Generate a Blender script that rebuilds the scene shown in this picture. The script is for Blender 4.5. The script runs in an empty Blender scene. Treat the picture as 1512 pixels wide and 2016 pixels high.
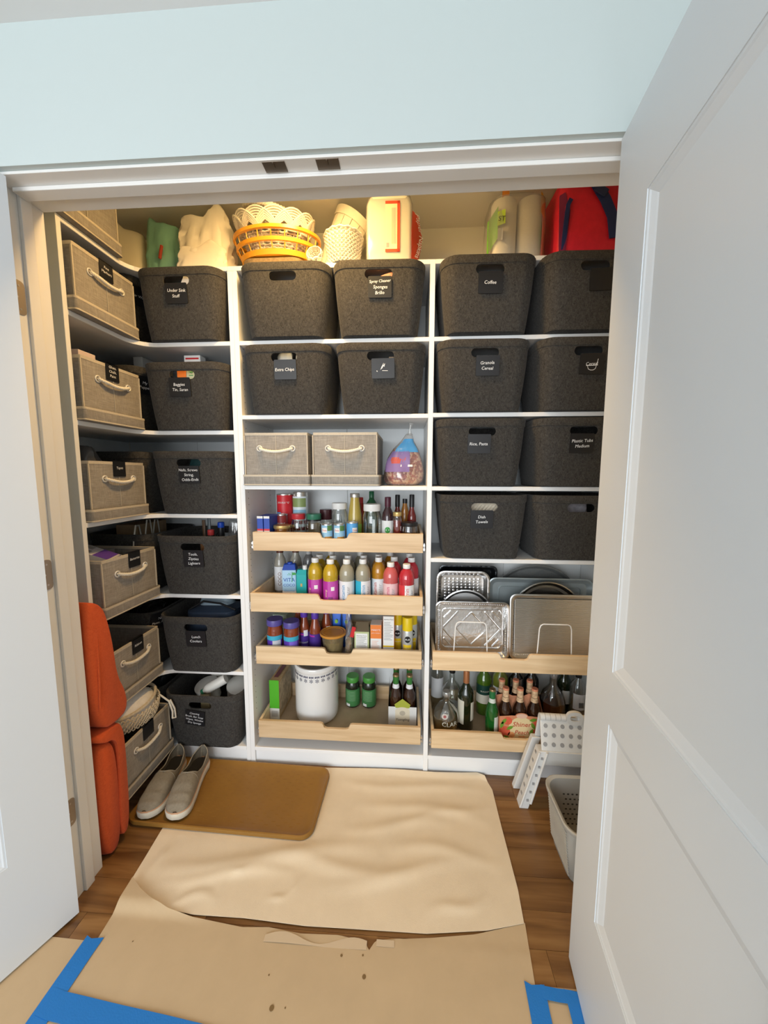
import bpy, math, random
from mathutils import Vector, Matrix, noise
random.seed(7)
PI = math.pi
scene = bpy.context.scene
COL = scene.collection

# ------------------------------------------------------------------ camera
YAW, PITCH, ROLL, FPX = 0.0628, 0.1047, 0.0019, 701.4
CAM_H = 1.575
cd = bpy.data.cameras.new('camera')
cd.sensor_fit = 'VERTICAL'
cd.sensor_height = 24.0
cd.lens = 24.0 * FPX / 2016.0
cd.clip_start = 0.02
cam = bpy.data.objects.new('camera', cd)
COL.objects.link(cam)
_fw = Vector((-math.sin(YAW) * math.cos(PITCH), math.cos(YAW) * math.cos(PITCH), -math.sin(PITCH)))
_r = Vector((math.cos(YAW), math.sin(YAW), 0))
_u = _r.cross(_fw)
_r2 = _r * math.cos(ROLL) + _u * math.sin(ROLL)
_u2 = -_r * math.sin(ROLL) + _u * math.cos(ROLL)
cam.matrix_world = Matrix(((_r2.x, _u2.x, -_fw.x, 0), (_r2.y, _u2.y, -_fw.y, 0), (_r2.z, _u2.z, -_fw.z, CAM_H), (0, 0, 0, 1)))
scene.camera = cam

# ------------------------------------------------------------------ world, daylight, exposure
w = bpy.data.worlds.new('world')
scene.world = w
w.use_nodes = True
w.node_tree.nodes['Background'].inputs[0].default_value = (0.86, 0.94, 1.0, 1)
w.node_tree.nodes['Background'].inputs[1].default_value = 0.62

def area(name, loc, rot, sx, sy, power, color, shape='RECTANGLE'):
    l = bpy.data.lights.new(name, 'AREA')
    l.shape = shape
    l.size = sx
    l.size_y = sy
    l.energy = power
    l.color = color
    o = bpy.data.objects.new(name, l)
    COL.objects.link(o)
    o.location = loc
    o.rotation_euler = rot
    return o

# daylight from the big windows on the far side of the room, behind the camera
area('daylight_window', (-1.3, -3.55, 1.55), (math.radians(90), 0, 0), 3.4, 2.2, 135, (0.93, 0.97, 1.0))
# warm ceiling lamp inside the pantry (its fitting is built with the ceiling)
LAMP = (-0.40, 1.40, 2.90)
area('pantry_lamp', LAMP, (0, 0, 0), 0.24, 0.24, 15, (1.0, 0.60, 0.22), 'DISK')

vs = scene.view_settings
vs.view_transform = 'Standard'
vs.look = 'None'
vs.gamma = 1.0
vs.use_curve_mapping = False
vs.exposure = 0.35

# ------------------------------------------------------------------ mesh helpers
class M:
    def __init__(s):
        s.v = []
        s.f = []
        s.m = []          # material index per face
        s.mi = 0
    def add(s, vs_, fs):
        o = len(s.v)
        s.v += [tuple(p) for p in vs_]
        s.f += [tuple(i + o for i in f) for f in fs]
        s.m += [s.mi] * len(fs)
        return s
    def box(s, a, b):
        x0, y0, z0 = a
        x1, y1, z1 = b
        return s.add([(x0, y0, z0), (x1, y0, z0), (x1, y1, z0), (x0, y1, z0), (x0, y0, z1), (x1, y0, z1), (x1, y1, z1), (x0, y1, z1)],
                     [(0, 3, 2, 1), (4, 5, 6, 7), (0, 1, 5, 4), (1, 2, 6, 5), (2, 3, 7, 6), (3, 0, 4, 7)])
    def loft(s, rings, cap0=True, cap1=True, closed=True):
        n = len(rings[0])
        vs_ = [p for r in rings for p in r]
        fs = []
        k = n if closed else n - 1
        for i in range(len(rings) - 1):
            for j in range(k):
                a, b = i * n + j, i * n + (j + 1) % n
                fs.append((a, b, b + n, a + n))
        if cap0:
            fs.append(tuple(range(n - 1, -1, -1)))
        if cap1:
            o = (len(rings) - 1) * n
            fs.append(tuple(o + j for j in range(n)))
        return s.add(vs_, fs)
    def lathe(s, prof, n=24, c=(0, 0, 0), cap0=True, cap1=True):
        rings = [[(c[0] + r * math.cos(2 * PI * j / n), c[1] + r * math.sin(2 * PI * j / n), c[2] + z) for j in range(n)] for r, z in prof]
        return s.loft(rings, cap0, cap1)
    def tube(s, pts, r, n=8, closed=False, caps=True):
        pts = [Vector(p) for p in pts]
        N = len(pts)
        rings = []
        up = Vector((0, 0, 1))
        prev = None
        for i in range(N):
            if closed:
                t = pts[(i + 1) % N] - pts[i - 1]
            else:
                t = pts[min(i + 1, N - 1)] - pts[max(i - 1, 0)]
            t.normalize()
            if prev is None:
                a = t.cross(up if abs(t.z) < 0.9 else Vector((1, 0, 0)))
            else:
                a = prev - t * prev.dot(t)
            a.normalize()
            prev = a
            b = t.cross(a)
            rr = r[i] if isinstance(r, (list, tuple)) else r
            rings.append([pts[i] + (a * math.cos(2 * PI * j / n) + b * math.sin(2 * PI * j / n)) * rr for j in range(n)])
        if closed:
            rings.append(rings[0])
            return s.loft(rings, False, False)
        return s.loft(rings, caps, caps)
    def grid(s, fn, nu, nv):
        vs_ = [fn(i / nu, j / nv) for j in range(nv + 1) for i in range(nu + 1)]
        fs = [(j * (nu + 1) + i, j * (nu + 1) + i + 1, (j + 1) * (nu + 1) + i + 1, (j + 1) * (nu + 1) + i) for j in range(nv) for i in range(nu)]
        return s.add(vs_, fs)
    def slab(s, fn, nu, nv, t):
        """closed sheet of thickness t under the grid surface fn"""
        top = [Vector(fn(i / nu, j / nv)) for j in range(nv + 1) for i in range(nu + 1)]
        bot = [p - Vector((0, 0, t)) for p in top]
        N = len(top)
        q = lambda i, j: j * (nu + 1) + i
        fs = []
        for j in range(nv):
            for i in range(nu):
                fs.append((q(i, j), q(i + 1, j), q(i + 1, j + 1), q(i, j + 1)))
                fs.append((N + q(i, j), N + q(i, j + 1), N + q(i + 1, j + 1), N + q(i + 1, j)))
        rim = [q(i, 0) for i in range(nu)] + [q(nu, j) for j in range(nv)] + [q(i, nv) for i in range(nu, 0, -1)] + [q(0, j) for j in range(nv, 0, -1)]
        for k in range(len(rim)):
            a, b = rim[k], rim[(k + 1) % len(rim)]
            fs.append((a, a + N, b + N, b))
        return s.add(top + bot, fs)
    def prism(s, poly, fn0, fn1):
        """extrude 2-D polygon between two maps (u,v)->xyz"""
        return s.loft([[fn0(*p) for p in poly], [fn1(*p) for p in poly]])
    def merge(s, o):
        k = len(s.v)
        s.v += o.v
        s.f += [tuple(i + k for i in f) for f in o.f]
        s.m += o.m
        return s
    def xf(s, fn):
        s.v = [tuple(fn(*p)) for p in s.v]
        return s

def rrect(wd, dp, r, n=5, z=0.0, cx=0.0, cy=0.0):
    """counter-clockwise rounded rectangle ring"""
    pts = []
    for qx, qy, a0 in ((1, 1, 0), (-1, 1, 90), (-1, -1, 180), (1, -1, 270)):
        for k in range(n + 1):
            a = math.radians(a0 + 90 * k / n)
            pts.append((cx + qx * (wd / 2 - r) + r * math.cos(a), cy + qy * (dp / 2 - r) + r * math.sin(a), z))
    return pts

def mesh_from(m, name, mats, smooth=None):
    me = bpy.data.meshes.new(name)
    me.from_pydata([tuple(p) for p in m.v], [], m.f)
    for mt in (mats if isinstance(mats, (list, tuple)) else [mats]):
        me.materials.append(mt)
    if len(me.materials) > 1:
        for p, i in zip(me.polygons, m.m):
            p.material_index = i
    if smooth is not None:
        me.polygons.foreach_set('use_smooth', [True] * len(me.polygons))
        me.set_sharp_from_angle(angle=math.radians(smooth))
    me.validate()
    me.update()
    return me

def link(name, data, parent=None, loc=(0, 0, 0), rot=(0, 0, 0)):
    o = bpy.data.objects.new(name, data)
    COL.objects.link(o)
    o.location = loc
    o.rotation_euler = rot
    if parent is not None:
        o.parent = parent
    return o

def obj(name, m, mats, parent=None, smooth=None, loc=(0, 0, 0), rot=(0, 0, 0), bevel=0, seg=2):
    o = link(name, mesh_from(m, name, mats, smooth), parent, loc, rot)
    if bevel:
        b = o.modifiers.new('bevel', 'BEVEL')
        b.width = bevel
        b.segments = seg
        b.limit_method = 'ANGLE'
        b.angle_limit = math.radians(40)
        b.harden_normals = False
    return o

def tag(o, label, cat, group=None):
    o['label'] = label
    o['category'] = cat
    if group:
        o['group'] = group
    return o

def thing(name, label, cat, loc=(0, 0, 0), rz=0, group=None, rot=None):
    o = bpy.data.objects.new(name, None)
    o.empty_display_size = 0.05
    COL.objects.link(o)
    o.location = loc
    o.rotation_euler = rot if rot else (0, 0, rz)
    return tag(o, label, cat, group)

def struct(name, m, mats, parent=None, smooth=None, bevel=0, seg=2):
    o = obj(name, m, mats, parent, smooth, bevel=bevel, seg=seg)
    if parent is None:
        o['kind'] = 'structure'
    return o

# ------------------------------------------------------------------ lettering (flat print as thin mesh)
_tc = {}
def text_data(s):
    if s not in _tc:
        c = bpy.data.curves.new('t', 'FONT')
        c.body = s
        c.align_x = 'CENTER'
        c.resolution_u = 2
        o = bpy.data.objects.new('t', c)
        me = bpy.data.meshes.new_from_object(o)
        vs_ = [(p.co.x, p.co.y) for p in me.vertices]
        fs = [tuple(p.vertices) for p in me.polygons]
        bpy.data.objects.remove(o)
        bpy.data.curves.remove(c)
        bpy.data.meshes.remove(me)
        xs = [p[0] for p in vs_] or [0]
        ys = [p[1] for p in vs_] or [0]
        cx = (max(xs) + min(xs)) / 2
        vs_ = [(x - cx, y) for x, y in vs_]
        _tc[s] = (vs_, fs, max(xs) - min(xs), max(ys) - min(ys))
    return _tc[s]

def text_flat(m, s, cx, cz, h, fn, maxw=None, slant=0.0, rot=0.0):
    """add text centred on (cx,cz); fn maps (u,v) to xyz; h = cap height"""
    vs_, fs, wd, ht = text_data(s)
    k = h / 0.69
    if maxw and wd * k > maxw:
        k = maxw / wd
    c, sn = math.cos(rot), math.sin(rot)
    out = []
    for x, y in vs_:
        x, y = (x + slant * y) * k, (y - 0.345) * k
        out.append(fn(cx + x * c - y * sn, cz + x * sn + y * c))
    m.add(out, fs)
    return m

# ------------------------------------------------------------------ materials
MATS = {}
def pm(name, col, rough=0.5, metal=0.0, var=0.0, vs=40.0, bump=0.0, bs=300.0, trans=0.0, ior=1.45, coat=0.0, spec=0.5, emit=None, stretch=None, sheen=0.0, dist=0.002, alpha=1.0):
    if name in MATS:
        return MATS[name]
    m = bpy.data.materials.new(name)
    m.use_nodes = True
    nt = m.node_tree
    N, L = nt.nodes, nt.links
    b = N['Principled BSDF']
    c = (col[0], col[1], col[2], 1)
    b.inputs['Base Color'].default_value = c
    b.inputs['Roughness'].default_value = rough
    b.inputs['Metallic'].default_value = metal
    b.inputs['IOR'].default_value = ior
    b.inputs['Transmission Weight'].default_value = trans
    b.inputs['Coat Weight'].default_value = coat
    b.inputs['Specular IOR Level'].default_value = spec
    b.inputs['Sheen Weight'].default_value = sheen
    b.inputs['Alpha'].default_value = alpha
    m.diffuse_color = c
    if emit:
        b.inputs['Emission Color'].default_value = (emit[0], emit[1], emit[2], 1)
        b.inputs['Emission Strength'].default_value = emit[3]
    if var or bump:
        tc = N.new('ShaderNodeTexCoord')
        mp = N.new('ShaderNodeMapping')
        L.new(tc.outputs['Object'], mp.inputs['Vector'])
        if stretch:
            mp.inputs['Scale'].default_value = stretch
    if var:
        nz = N.new('ShaderNodeTexNoise')
        nz.inputs['Scale'].default_value = vs
        nz.inputs['Detail'].default_value = 5
        nz.inputs['Roughness'].default_value = 0.65
        L.new(mp.outputs[0], nz.inputs['Vector'])
        rp = N.new('ShaderNodeValToRGB')
        rp.color_ramp.elements[0].position = 0.3
        rp.color_ramp.elements[1].position = 0.7
        rp.color_ramp.elements[0].color = tuple(max(0, x * (1 - var)) for x in col) + (1,)
        rp.color_ramp.elements[1].color = tuple(min(1, x * (1 + var)) for x in col) + (1,)
        L.new(nz.outputs['Fac'], rp.inputs[0])
        L.new(rp.outputs[0], b.inputs['Base Color'])
    if bump:
        n2 = N.new('ShaderNodeTexNoise')
        n2.inputs['Scale'].default_value = bs
        n2.inputs['Detail'].default_value = 3
        L.new(mp.outputs[0], n2.inputs['Vector'])
        bp = N.new('ShaderNodeBump')
        bp.inputs['Strength'].default_value = bump
        bp.inputs['Distance'].default_value = dist
        L.new(n2.outputs['Fac'], bp.inputs['Height'])
        L.new(bp.outputs[0], b.inputs['Normal'])
    MATS[name] = m
    return m

def thin_glass(name, tint=(0.95, 0.97, 0.96), rough=0.03, refl=0.10, haze=0.0, hazecol=(0.9, 0.9, 0.9)):
    """thin clear wall: transparent with a fresnel gloss, optional haze"""
    if name in MATS:
        return MATS[name]
    m = bpy.data.materials.new(name)
    m.use_nodes = True
    nt = m.node_tree
    N, L = nt.nodes, nt.links
    N.remove(N['Principled BSDF'])
    out = N['Material Output']
    tr = N.new('ShaderNodeBsdfTransparent')
    tr.inputs[0].default_value = tint + (1,)
    gl = N.new('ShaderNodeBsdfGlossy')
    gl.inputs['Roughness'].default_value = rough
    lw = N.new('ShaderNodeLayerWeight')
    lw.inputs[0].default_value = 0.35
    ma = N.new('ShaderNodeMath')
    ma.operation = 'MULTIPLY_ADD'
    ma.inputs[1].default_value = 0.75
    ma.inputs[2].default_value = refl
    L.new(lw.outputs['Facing'], ma.inputs[0])
    mx = N.new('ShaderNodeMixShader')
    L.new(ma.outputs[0], mx.inputs[0])
    L.new(tr.outputs[0], mx.inputs[1])
    L.new(gl.outputs[0], mx.inputs[2])
    last = mx
    if haze:
        df = N.new('ShaderNodeBsdfDiffuse')
        df.inputs[0].default_value = hazecol + (1,)
        m2 = N.new('ShaderNodeMixShader')
        m2.inputs[0].default_value = haze
        L.new(mx.outputs[0], m2.inputs[1])
        L.new(df.outputs[0], m2.inputs[2])
        last = m2
    L.new(last.outputs[0], out.inputs['Surface'])
    MATS[name] = m
    return m

def wood(name, c0, c1, c2, grain=(1.2, 22, 22), rough=0.45, coat=0.0):
    if name in MATS:
        return MATS[name]
    m = bpy.data.materials.new(name)
    m.use_nodes = True
    nt = m.node_tree
    N, L = nt.nodes, nt.links
    b = N['Principled BSDF']
    b.inputs['Roughness'].default_value = rough
    b.inputs['Coat Weight'].default_value = coat
    tc = N.new('ShaderNodeTexCoord')
    oi = N.new('ShaderNodeObjectInfo')
    sc = N.new('ShaderNodeVectorMath')
    sc.operation = 'SCALE'
    sc.inputs['Scale'].default_value = 0.0
    cb = N.new('ShaderNodeCombineXYZ')
    mu = N.new('ShaderNodeMath')
    mu.operation = 'MULTIPLY'
    mu.inputs[1].default_value = 37.0
    L.new(oi.outputs['Random'], mu.inputs[0])
    for i in range(3):
        L.new(mu.outputs[0], cb.inputs[i])
    ad = N.new('ShaderNodeVectorMath')
    ad.operation = 'ADD'
    L.new(tc.outputs['Object'], ad.inputs[0])
    L.new(cb.outputs[0], ad.inputs[1])
    mp = N.new('ShaderNodeMapping')
    mp.inputs['Scale'].default_value = grain
    L.new(ad.outputs[0], mp.inputs['Vector'])
    nz = N.new('ShaderNodeTexNoise')
    nz.inputs['Scale'].default_value = 1.0
    nz.inputs['Detail'].default_value = 6
    nz.inputs['Distortion'].default_value = 0.6
    L.new(mp.outputs[0], nz.inputs['Vector'])
    rp = N.new('ShaderNodeValToRGB')
    e = rp.color_ramp.elements
    e[0].position, e[1].position = 0.28, 0.75
    e[0].color, e[1].color = c0 + (1,), c2 + (1,)
    k = e.new(0.5)
    k.color = c1 + (1,)
    L.new(nz.outputs['Fac'], rp.inputs[0])
    hv = N.new('ShaderNodeHueSaturation')
    m2 = N.new('ShaderNodeMath')
    m2.operation = 'MULTIPLY_ADD'
    m2.inputs[1].default_value = 0.25
    m2.inputs[2].default_value = 0.88
    L.new(oi.outputs['Random'], m2.inputs[0])
    L.new(m2.outputs[0], hv.inputs['Value'])
    L.new(rp.outputs[0], hv.inputs['Color'])
    L.new(hv.outputs[0], b.inputs['Base Color'])
    bp = N.new('ShaderNodeBump')
    bp.inputs['Strength'].default_value = 0.12
    bp.inputs['Distance'].default_value = 0.001
    L.new(nz.outputs['Fac'], bp.inputs['Height'])
    L.new(bp.outputs[0], b.inputs['Normal'])
    MATS[name] = m
    return m

W_WALL = pm('wall_paint', (0.54, 0.615, 0.615), 0.65, bump=0.06, bs=350, dist=0.001)
W_CEIL = pm('ceiling_paint', (0.80, 0.80, 0.80), 0.8, bump=0.05, bs=300, dist=0.001)
W_PANTRY = pm('pantry_paint', (0.82, 0.80, 0.74), 0.7, bump=0.04, bs=300, dist=0.001)
W_TRIM = pm('trim_enamel', (0.80, 0.80, 0.78), 0.32)
W_DOOR = pm('door_enamel', (0.71, 0.76, 0.80), 0.42, bump=0.05, bs=160, dist=0.0006)
W_MEL = pm('white_melamine', (0.86, 0.87, 0.87), 0.42)
W_BACK = pm('white_back_panel', (0.80, 0.83, 0.84), 0.5)
FELT = None
BIRCH = wood('birch', (0.60, 0.41, 0.22), (0.74, 0.54, 0.32), (0.83, 0.65, 0.42), (2.2, 14, 30), 0.42, 0.1)
OAK = wood('oak_floor', (0.10, 0.042, 0.012), (0.205, 0.098, 0.030), (0.31, 0.165, 0.058), (1.6, 26, 26), 0.36, 0.15)
NICKEL = pm('brushed_nickel', (0.42, 0.37, 0.31), 0.38, 0.9)
STEEL = pm('steel', (0.62, 0.62, 0.62), 0.3, 0.95)
CHALK = pm('chalk_pen', (0.86, 0.88, 0.90), 0.7)
CARD = pm('black_card', (0.012, 0.013, 0.016), 0.38)
BLACK = pm('black_plastic', (0.012, 0.012, 0.013), 0.35)
WHITEP = pm('white_plastic', (0.82, 0.82, 0.80), 0.35)
PAPERW = pm('white_paper', (0.85, 0.85, 0.83), 0.7)
INK = pm('black_ink', (0.02, 0.02, 0.025), 0.6)
REDINK = pm('red_ink', (0.55, 0.03, 0.02), 0.5)
# ------------------------------------------------------------------ felt and linen
def fabric(name, dark, light, vscale, rough, fiber=(1, 1, 1), bump=0.35, bs=500, weave=False):
    m = bpy.data.materials.new(name)
    m.use_nodes = True
    N, L = m.node_tree.nodes, m.node_tree.links
    b = N['Principled BSDF']
    b.inputs['Roughness'].default_value = rough
    b.inputs['Specular IOR Level'].default_value = 0.15
    b.inputs['Sheen Weight'].default_value = 0.08
    tc = N.new('ShaderNodeTexCoord')
    mp = N.new('ShaderNodeMapping')
    mp.inputs['Scale'].default_value = fiber
    L.new(tc.outputs['Object'], mp.inputs[0])
    a = N.new('ShaderNodeTexNoise')
    a.inputs['Scale'].default_value = vscale
    a.inputs['Detail'].default_value = 8
    a.inputs['Roughness'].default_value = 0.75
    a.inputs['Distortion'].default_value = 1.2
    L.new(mp.outputs[0], a.inputs['Vector'])
    rp = N.new('ShaderNodeValToRGB')
    rp.color_ramp.elements[0].position = 0.32
    rp.color_ramp.elements[1].position = 0.72
    rp.color_ramp.elements[0].color = dark + (1,)
    rp.color_ramp.elements[1].color = light + (1,)
    L.new(a.outputs['Fac'], rp.inputs[0])
    col = rp.outputs[0]
    if weave:
        last = None
        for k, sc in enumerate(((420, 420, 30), (30, 30, 420))):
            mp2 = N.new('ShaderNodeMapping')
            mp2.inputs['Scale'].default_value = sc
            L.new(tc.outputs['Object'], mp2.inputs[0])
            t = N.new('ShaderNodeTexNoise')
            t.inputs['Scale'].default_value = 1.0
            t.inputs['Detail'].default_value = 2
            L.new(mp2.outputs[0], t.inputs['Vector'])
            mr = N.new('ShaderNodeMapRange')
            mr.inputs[1].default_value, mr.inputs[2].default_value = 0.3, 0.7
            mr.inputs[3].default_value, mr.inputs[4].default_value = 0.86, 1.12
            L.new(t.outputs['Fac'], mr.inputs[0])
            mx = N.new('ShaderNodeVectorMath')
            mx.operation = 'SCALE'
            L.new(col, mx.inputs[0])
            L.new(mr.outputs[0], mx.inputs['Scale'])
            col = mx.outputs[0]
    L.new(col, b.inputs['Base Color'])
    n2 = N.new('ShaderNodeTexNoise')
    n2.inputs['Scale'].default_value = bs
    n2.inputs['Detail'].default_value = 4
    L.new(tc.outputs['Object'], n2.inputs['Vector'])
    bp = N.new('ShaderNodeBump')
    bp.inputs['Strength'].default_value = bump
    bp.inputs['Distance'].default_value = 0.002
    L.new(n2.outputs['Fac'], bp.inputs['Height'])
    L.new(bp.outputs[0], b.inputs['Normal'])
    MATS[name] = m
    return m
FELT = fabric('charcoal_felt', (0.016, 0.0155, 0.015), (0.088, 0.083, 0.076), 130, 0.95, (1, 1, 0.7))
LINEN = fabric('taupe_linen', (0.30, 0.275, 0.24), (0.37, 0.34, 0.30), 30, 0.9, bump=0.25, bs=700, weave=True)
PIPING = pm('linen_piping', (0.56, 0.50, 0.40), 0.85, var=0.1, vs=200)
ROPE = pm('cotton_rope', (0.80, 0.76, 0.66), 0.85, var=0.12, vs=300)

# ------------------------------------------------------------------ key planes (metres, floor at z = 0)
YF, YB = 1.7457, 2.155            # shelf fronts, pantry back wall
XL, XLW = -1.323, -1.735          # left return front, left wall
D1L, D1M, D1R, D2L, D2R, XR = -0.857, -0.834, -0.8104, 0.1003, 0.1236, 1.045
ZTOP, ZA, ZB, ZC, ZD, ZE, ZF = 2.552, 2.2136, 1.791, 1.372, 0.949, 0.529, 0.101
ZcB, ZcC, ZrB, ZrC, ZrD = 1.864, 1.519, 1.867, 1.518, 1.163
WF, WB = 1.04, 1.20               # wall faces of the door wall
JL, JR, JT = -1.21, 0.640, 2.437  # clear opening
ZCEIL, ZPC = 2.80, 2.945
T = 0.02

# ------------------------------------------------------------------ floor of planks
fl = struct('floor', M().box((-3.2, -3.6, -0.06), (2.6, 2.2, -0.0035)), OAK)
row = 0
y = -0.04
while y < 1.80:
    x = -1.9 - random.random() * 0.9
    while x < 1.3:
        ln = 0.9 + random.random() * 0.9
        pl = obj('plank', M().box((-ln / 2 + 0.0006, -0.0545, -0.003), (ln / 2 - 0.0006, 0.0545, 0.0)), OAK, fl, loc=(x + ln / 2, y + 0.055, 0))
        x += ln
    y += 0.11
    row += 1

# ------------------------------------------------------------------ walls, ceilings
g = 0.008
m = M()
m.box((-3.2, WF, 0), (JL - g, WB, ZCEIL + 0.2)).box((JR + g, WF, 0), (2.6, WB, ZCEIL + 0.2)).box((JL - g, WF, JT + g), (JR + g, WB, ZCEIL + 0.2))
struct('wall_front', m, W_WALL)
struct('ceiling', M().box((-3.2, -3.6, ZCEIL), (2.6, WF, ZCEIL + 0.06)), W_CEIL)
struct('wall_left', M().box((-3.26, -3.6, 0), (-3.2, WB, ZCEIL)), W_WALL)
struct('wall_right', M().box((2.6, -3.6, 0), (2.66, WB, ZCEIL)), W_WALL)
struct('wall_pantry_back', M().box((XLW - 0.06, YB + 0.008, 0), (1.2, YB + 0.06, ZPC)), W_PANTRY)
struct('wall_pantry_left', M().box((XLW - 0.06, WB, 0), (XLW, YB + 0.008, ZPC)), W_PANTRY)
struct('wall_pantry_right', M().box((XR + 0.022, WB, 0), (XR + 0.09, YB + 0.008, ZPC)), W_PANTRY)
struct('wall_pantry_front', M().box((XLW, WB - 0.1, ZCEIL + 0.2), (XR + 0.02, WB, ZPC)), W_PANTRY)
struct('ceiling_pantry', M().box((XLW - 0.06, WB - 0.1, ZPC), (1.2, YB + 0.06, ZPC + 0.05)), W_PANTRY)

lamp = thing('ceiling_light', 'round flush ceiling light inside the pantry above the door head', 'lamp', (LAMP[0], LAMP[1], ZPC))
obj('base', M().lathe([(0.15, 0.0), (0.15, -0.018), (0.14, -0.022)], 32), WHITEP, lamp, 40)
obj('diffuser', M().lathe([(0.135, -0.022), (0.13, -0.032), (0.10, -0.038)], 32), pm('lamp_diffuser', (1, 0.9, 0.7), 0.5, emit=(1.0, 0.7, 0.35, 6.0)), lamp, 40)

# ------------------------------------------------------------------ door frame
jy0, jy1 = 1.056, 1.206
fr = struct('trim_1', M().box((JL - g, jy0, 0), (JL, jy1, JT + g)), W_TRIM, bevel=0.0015)
fr['label'] = 'white painted door frame around the pantry opening'
obj('jamb', M().box((JR, jy0, 0), (JR + g, jy1, JT + g)), W_TRIM, fr, bevel=0.0015)
obj('head_jamb', M().box((JL, jy0, JT), (JR, jy1, JT + g)), W_TRIM, fr, bevel=0.0015)
sy0, sy1 = 1.100, 1.143
obj('door_stop', M().box((JL, 1.122, 0), (JL + 0.012, 1.158, JT)), W_TRIM, fr, bevel=0.002)
obj('door_stop', M().box((JR - 0.012, 1.122, 0), (JR, 1.158, JT)), W_TRIM, fr, bevel=0.002)
obj('door_stop', M().box((JL + 0.012, sy0, JT - 0.012), (JR - 0.012, sy1, JT)), W_TRIM, fr, bevel=0.002)
for cx in (-0.377, -0.226):
    s = obj('strike_plate', M().box((cx - 0.032, 1.060, JT - 0.002), (cx + 0.032, 1.096, JT)), pm('aged_bronze', (0.16, 0.13, 0.10), 0.4, 0.85), fr, bevel=0.001)
    m = M().box((cx - 0.003, 1.061, JT - 0.0045), (cx + 0.001, 1.078, JT - 0.0018))
    obj('catch_ball', m, MATS['aged_bronze'], s)
for hz in (2.122, 1.236, 0.350):
    h = M()
    poly = [(y_, z_) for y_, z_, _ in [(p[0], p[1], 0) for p in rrect(0.060, 0.102, 0.014, 4)]]
    h.prism(poly, lambda a, b: (JL, 1.088 + a, hz + b), lambda a, b: (JL + 0.0025, 1.088 + a, hz + b))
    hh = obj('hinge_leaf', h, NICKEL, fr)
    m = M()
    for a, b in ((1.10, -0.035), (1.093, 0.0), (1.10, 0.035)):
        m.loft([[(JL + xx, a + 0.0035 * math.cos(q * PI / 4), hz + b + 0.0035 * math.sin(q * PI / 4)) for q in range(8)] for xx in (0.002, 0.0035)])
    obj('screw', m, STEEL, hh)
    obj('knuckle', M().lathe([(0.006, hz - 0.05), (0.006, hz + 0.05)], 12, (JL + 0.012, 1.049, 0)), NICKEL, hh, 40)

# ------------------------------------------------------------------ panelled doors
def make_door(name, label, corner, direc, sgn, width):
    """visible face at local y = 0, slab lies towards sgn*y"""
    ang = math.atan2(direc[1], direc[0])
    H, t, st = 2.418, 0.035, 0.157
    z0 = 0.010
    pz = ((0.36, 0.94), (1.08, 2.20))
    Y = lambda d: sgn * d
    def bx(x0, x1, za, zb, d0=0, d1=t):
        return M().box((x0, min(Y(d0), Y(d1)), za), (x1, max(Y(d0), Y(d1)), zb))
    root = link(name, mesh_from(bx(0, st, z0, z0 + H), 'stile', W_DOOR), None, (corner[0], corner[1], 0), (0, 0, ang))
    root['kind'] = 'structure'
    root['label'] = label
    obj('stile', bx(width - st, width, z0, z0 + H), W_DOOR, root)
    for za, zb in ((z0, pz[0][0]), (pz[0][1], pz[1][0]), (pz[1][1], z0 + H)):
        obj('rail', bx(st, width - st, za, zb), W_DOOR, root)
    rec, mw = 0.011, 0.030
    for za, zb in pz:
        obj('panel', bx(st + 0.004, width - st - 0.004, za + 0.004, zb - 0.004, rec, t - rec), W_DOOR, root)
        for d_out, d_in in ((0.0, rec), (t, t - rec)):
            m = M()
            e = 0.002 if d_out == 0 else -0.002
            prof = [(0.0, d_out + e), (0.006, d_out + e * 1.2), (0.010, d_out + e * 2.4), (mw - 0.005, d_in - e * 0.9), (mw, d_in)]
            rings = []
            for ins, dd in prof:
                rings.append([(st + ins, Y(dd), za + ins), (width - st - ins, Y(dd), za + ins), (width - st - ins, Y(dd), zb - ins), (st + ins, Y(dd), zb - ins)])
            m.loft(rings, False, False)
            obj('moulding', m, W_DOOR, root)
    return root
make_door('door_1', 'white two-panel door swung wide open at the left of the frame', (-1.160, 1.051), (-0.408, -0.913), -1, 0.88)
make_door('door_2', 'white two-panel door standing open at the right, nearest the camera', (0.542, 1.042), (-0.128, -0.992), 1, 0.815)

# ------------------------------------------------------------------ shelving units
def shelf_box(x0, x1, z, y0=YF, y1=YB):
    return M().box((x0, y0, z - T), (x1, y1, z))
# corner unit
def corner_poly():
    p = [(XLW + 0.002, 1.383), (XL, 1.383), (XL, YF - 0.10)]
    for k in range(1, 8):
        a = PI - k * PI / 16
        p.append((XL + 0.10 + 0.10 * math.cos(a), YF - 0.10 + 0.10 * math.sin(a)))
    p += [(XL + 0.10, YF), (D1L - .0004, YF), (D1L - .0004, YB), (XLW + 0.002, YB)]
    return p
cu = thing('shelving_unit', 'white L-shaped corner shelving with rounded inner edges', 'shelving', (XLW, YB, 0))
O = lambda t_: (-t_.location.x, -t_.location.y, -t_.location.z)
poly = corner_poly()
for z in (ZTOP, ZA, ZB, ZC, ZD, ZE, ZF):
    m = M().prism(poly, lambda a, b: (a, b, z - T), lambda a, b: (a, b, z))
    obj('shelf', m, W_MEL, cu, loc=O(cu), bevel=0.0015, seg=1)
obj('side_panel', M().box((XLW + 0.002, 1.363, 0), (XL, 1.383, ZTOP)), W_MEL, cu, loc=O(cu), bevel=0.001, seg=1)
obj('side_panel', M().box((D1L, YF, 0), (D1M - 0.0006, YB, ZTOP - T - .0006)), W_MEL, cu, loc=O(cu), bevel=0.001, seg=1)
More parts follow.
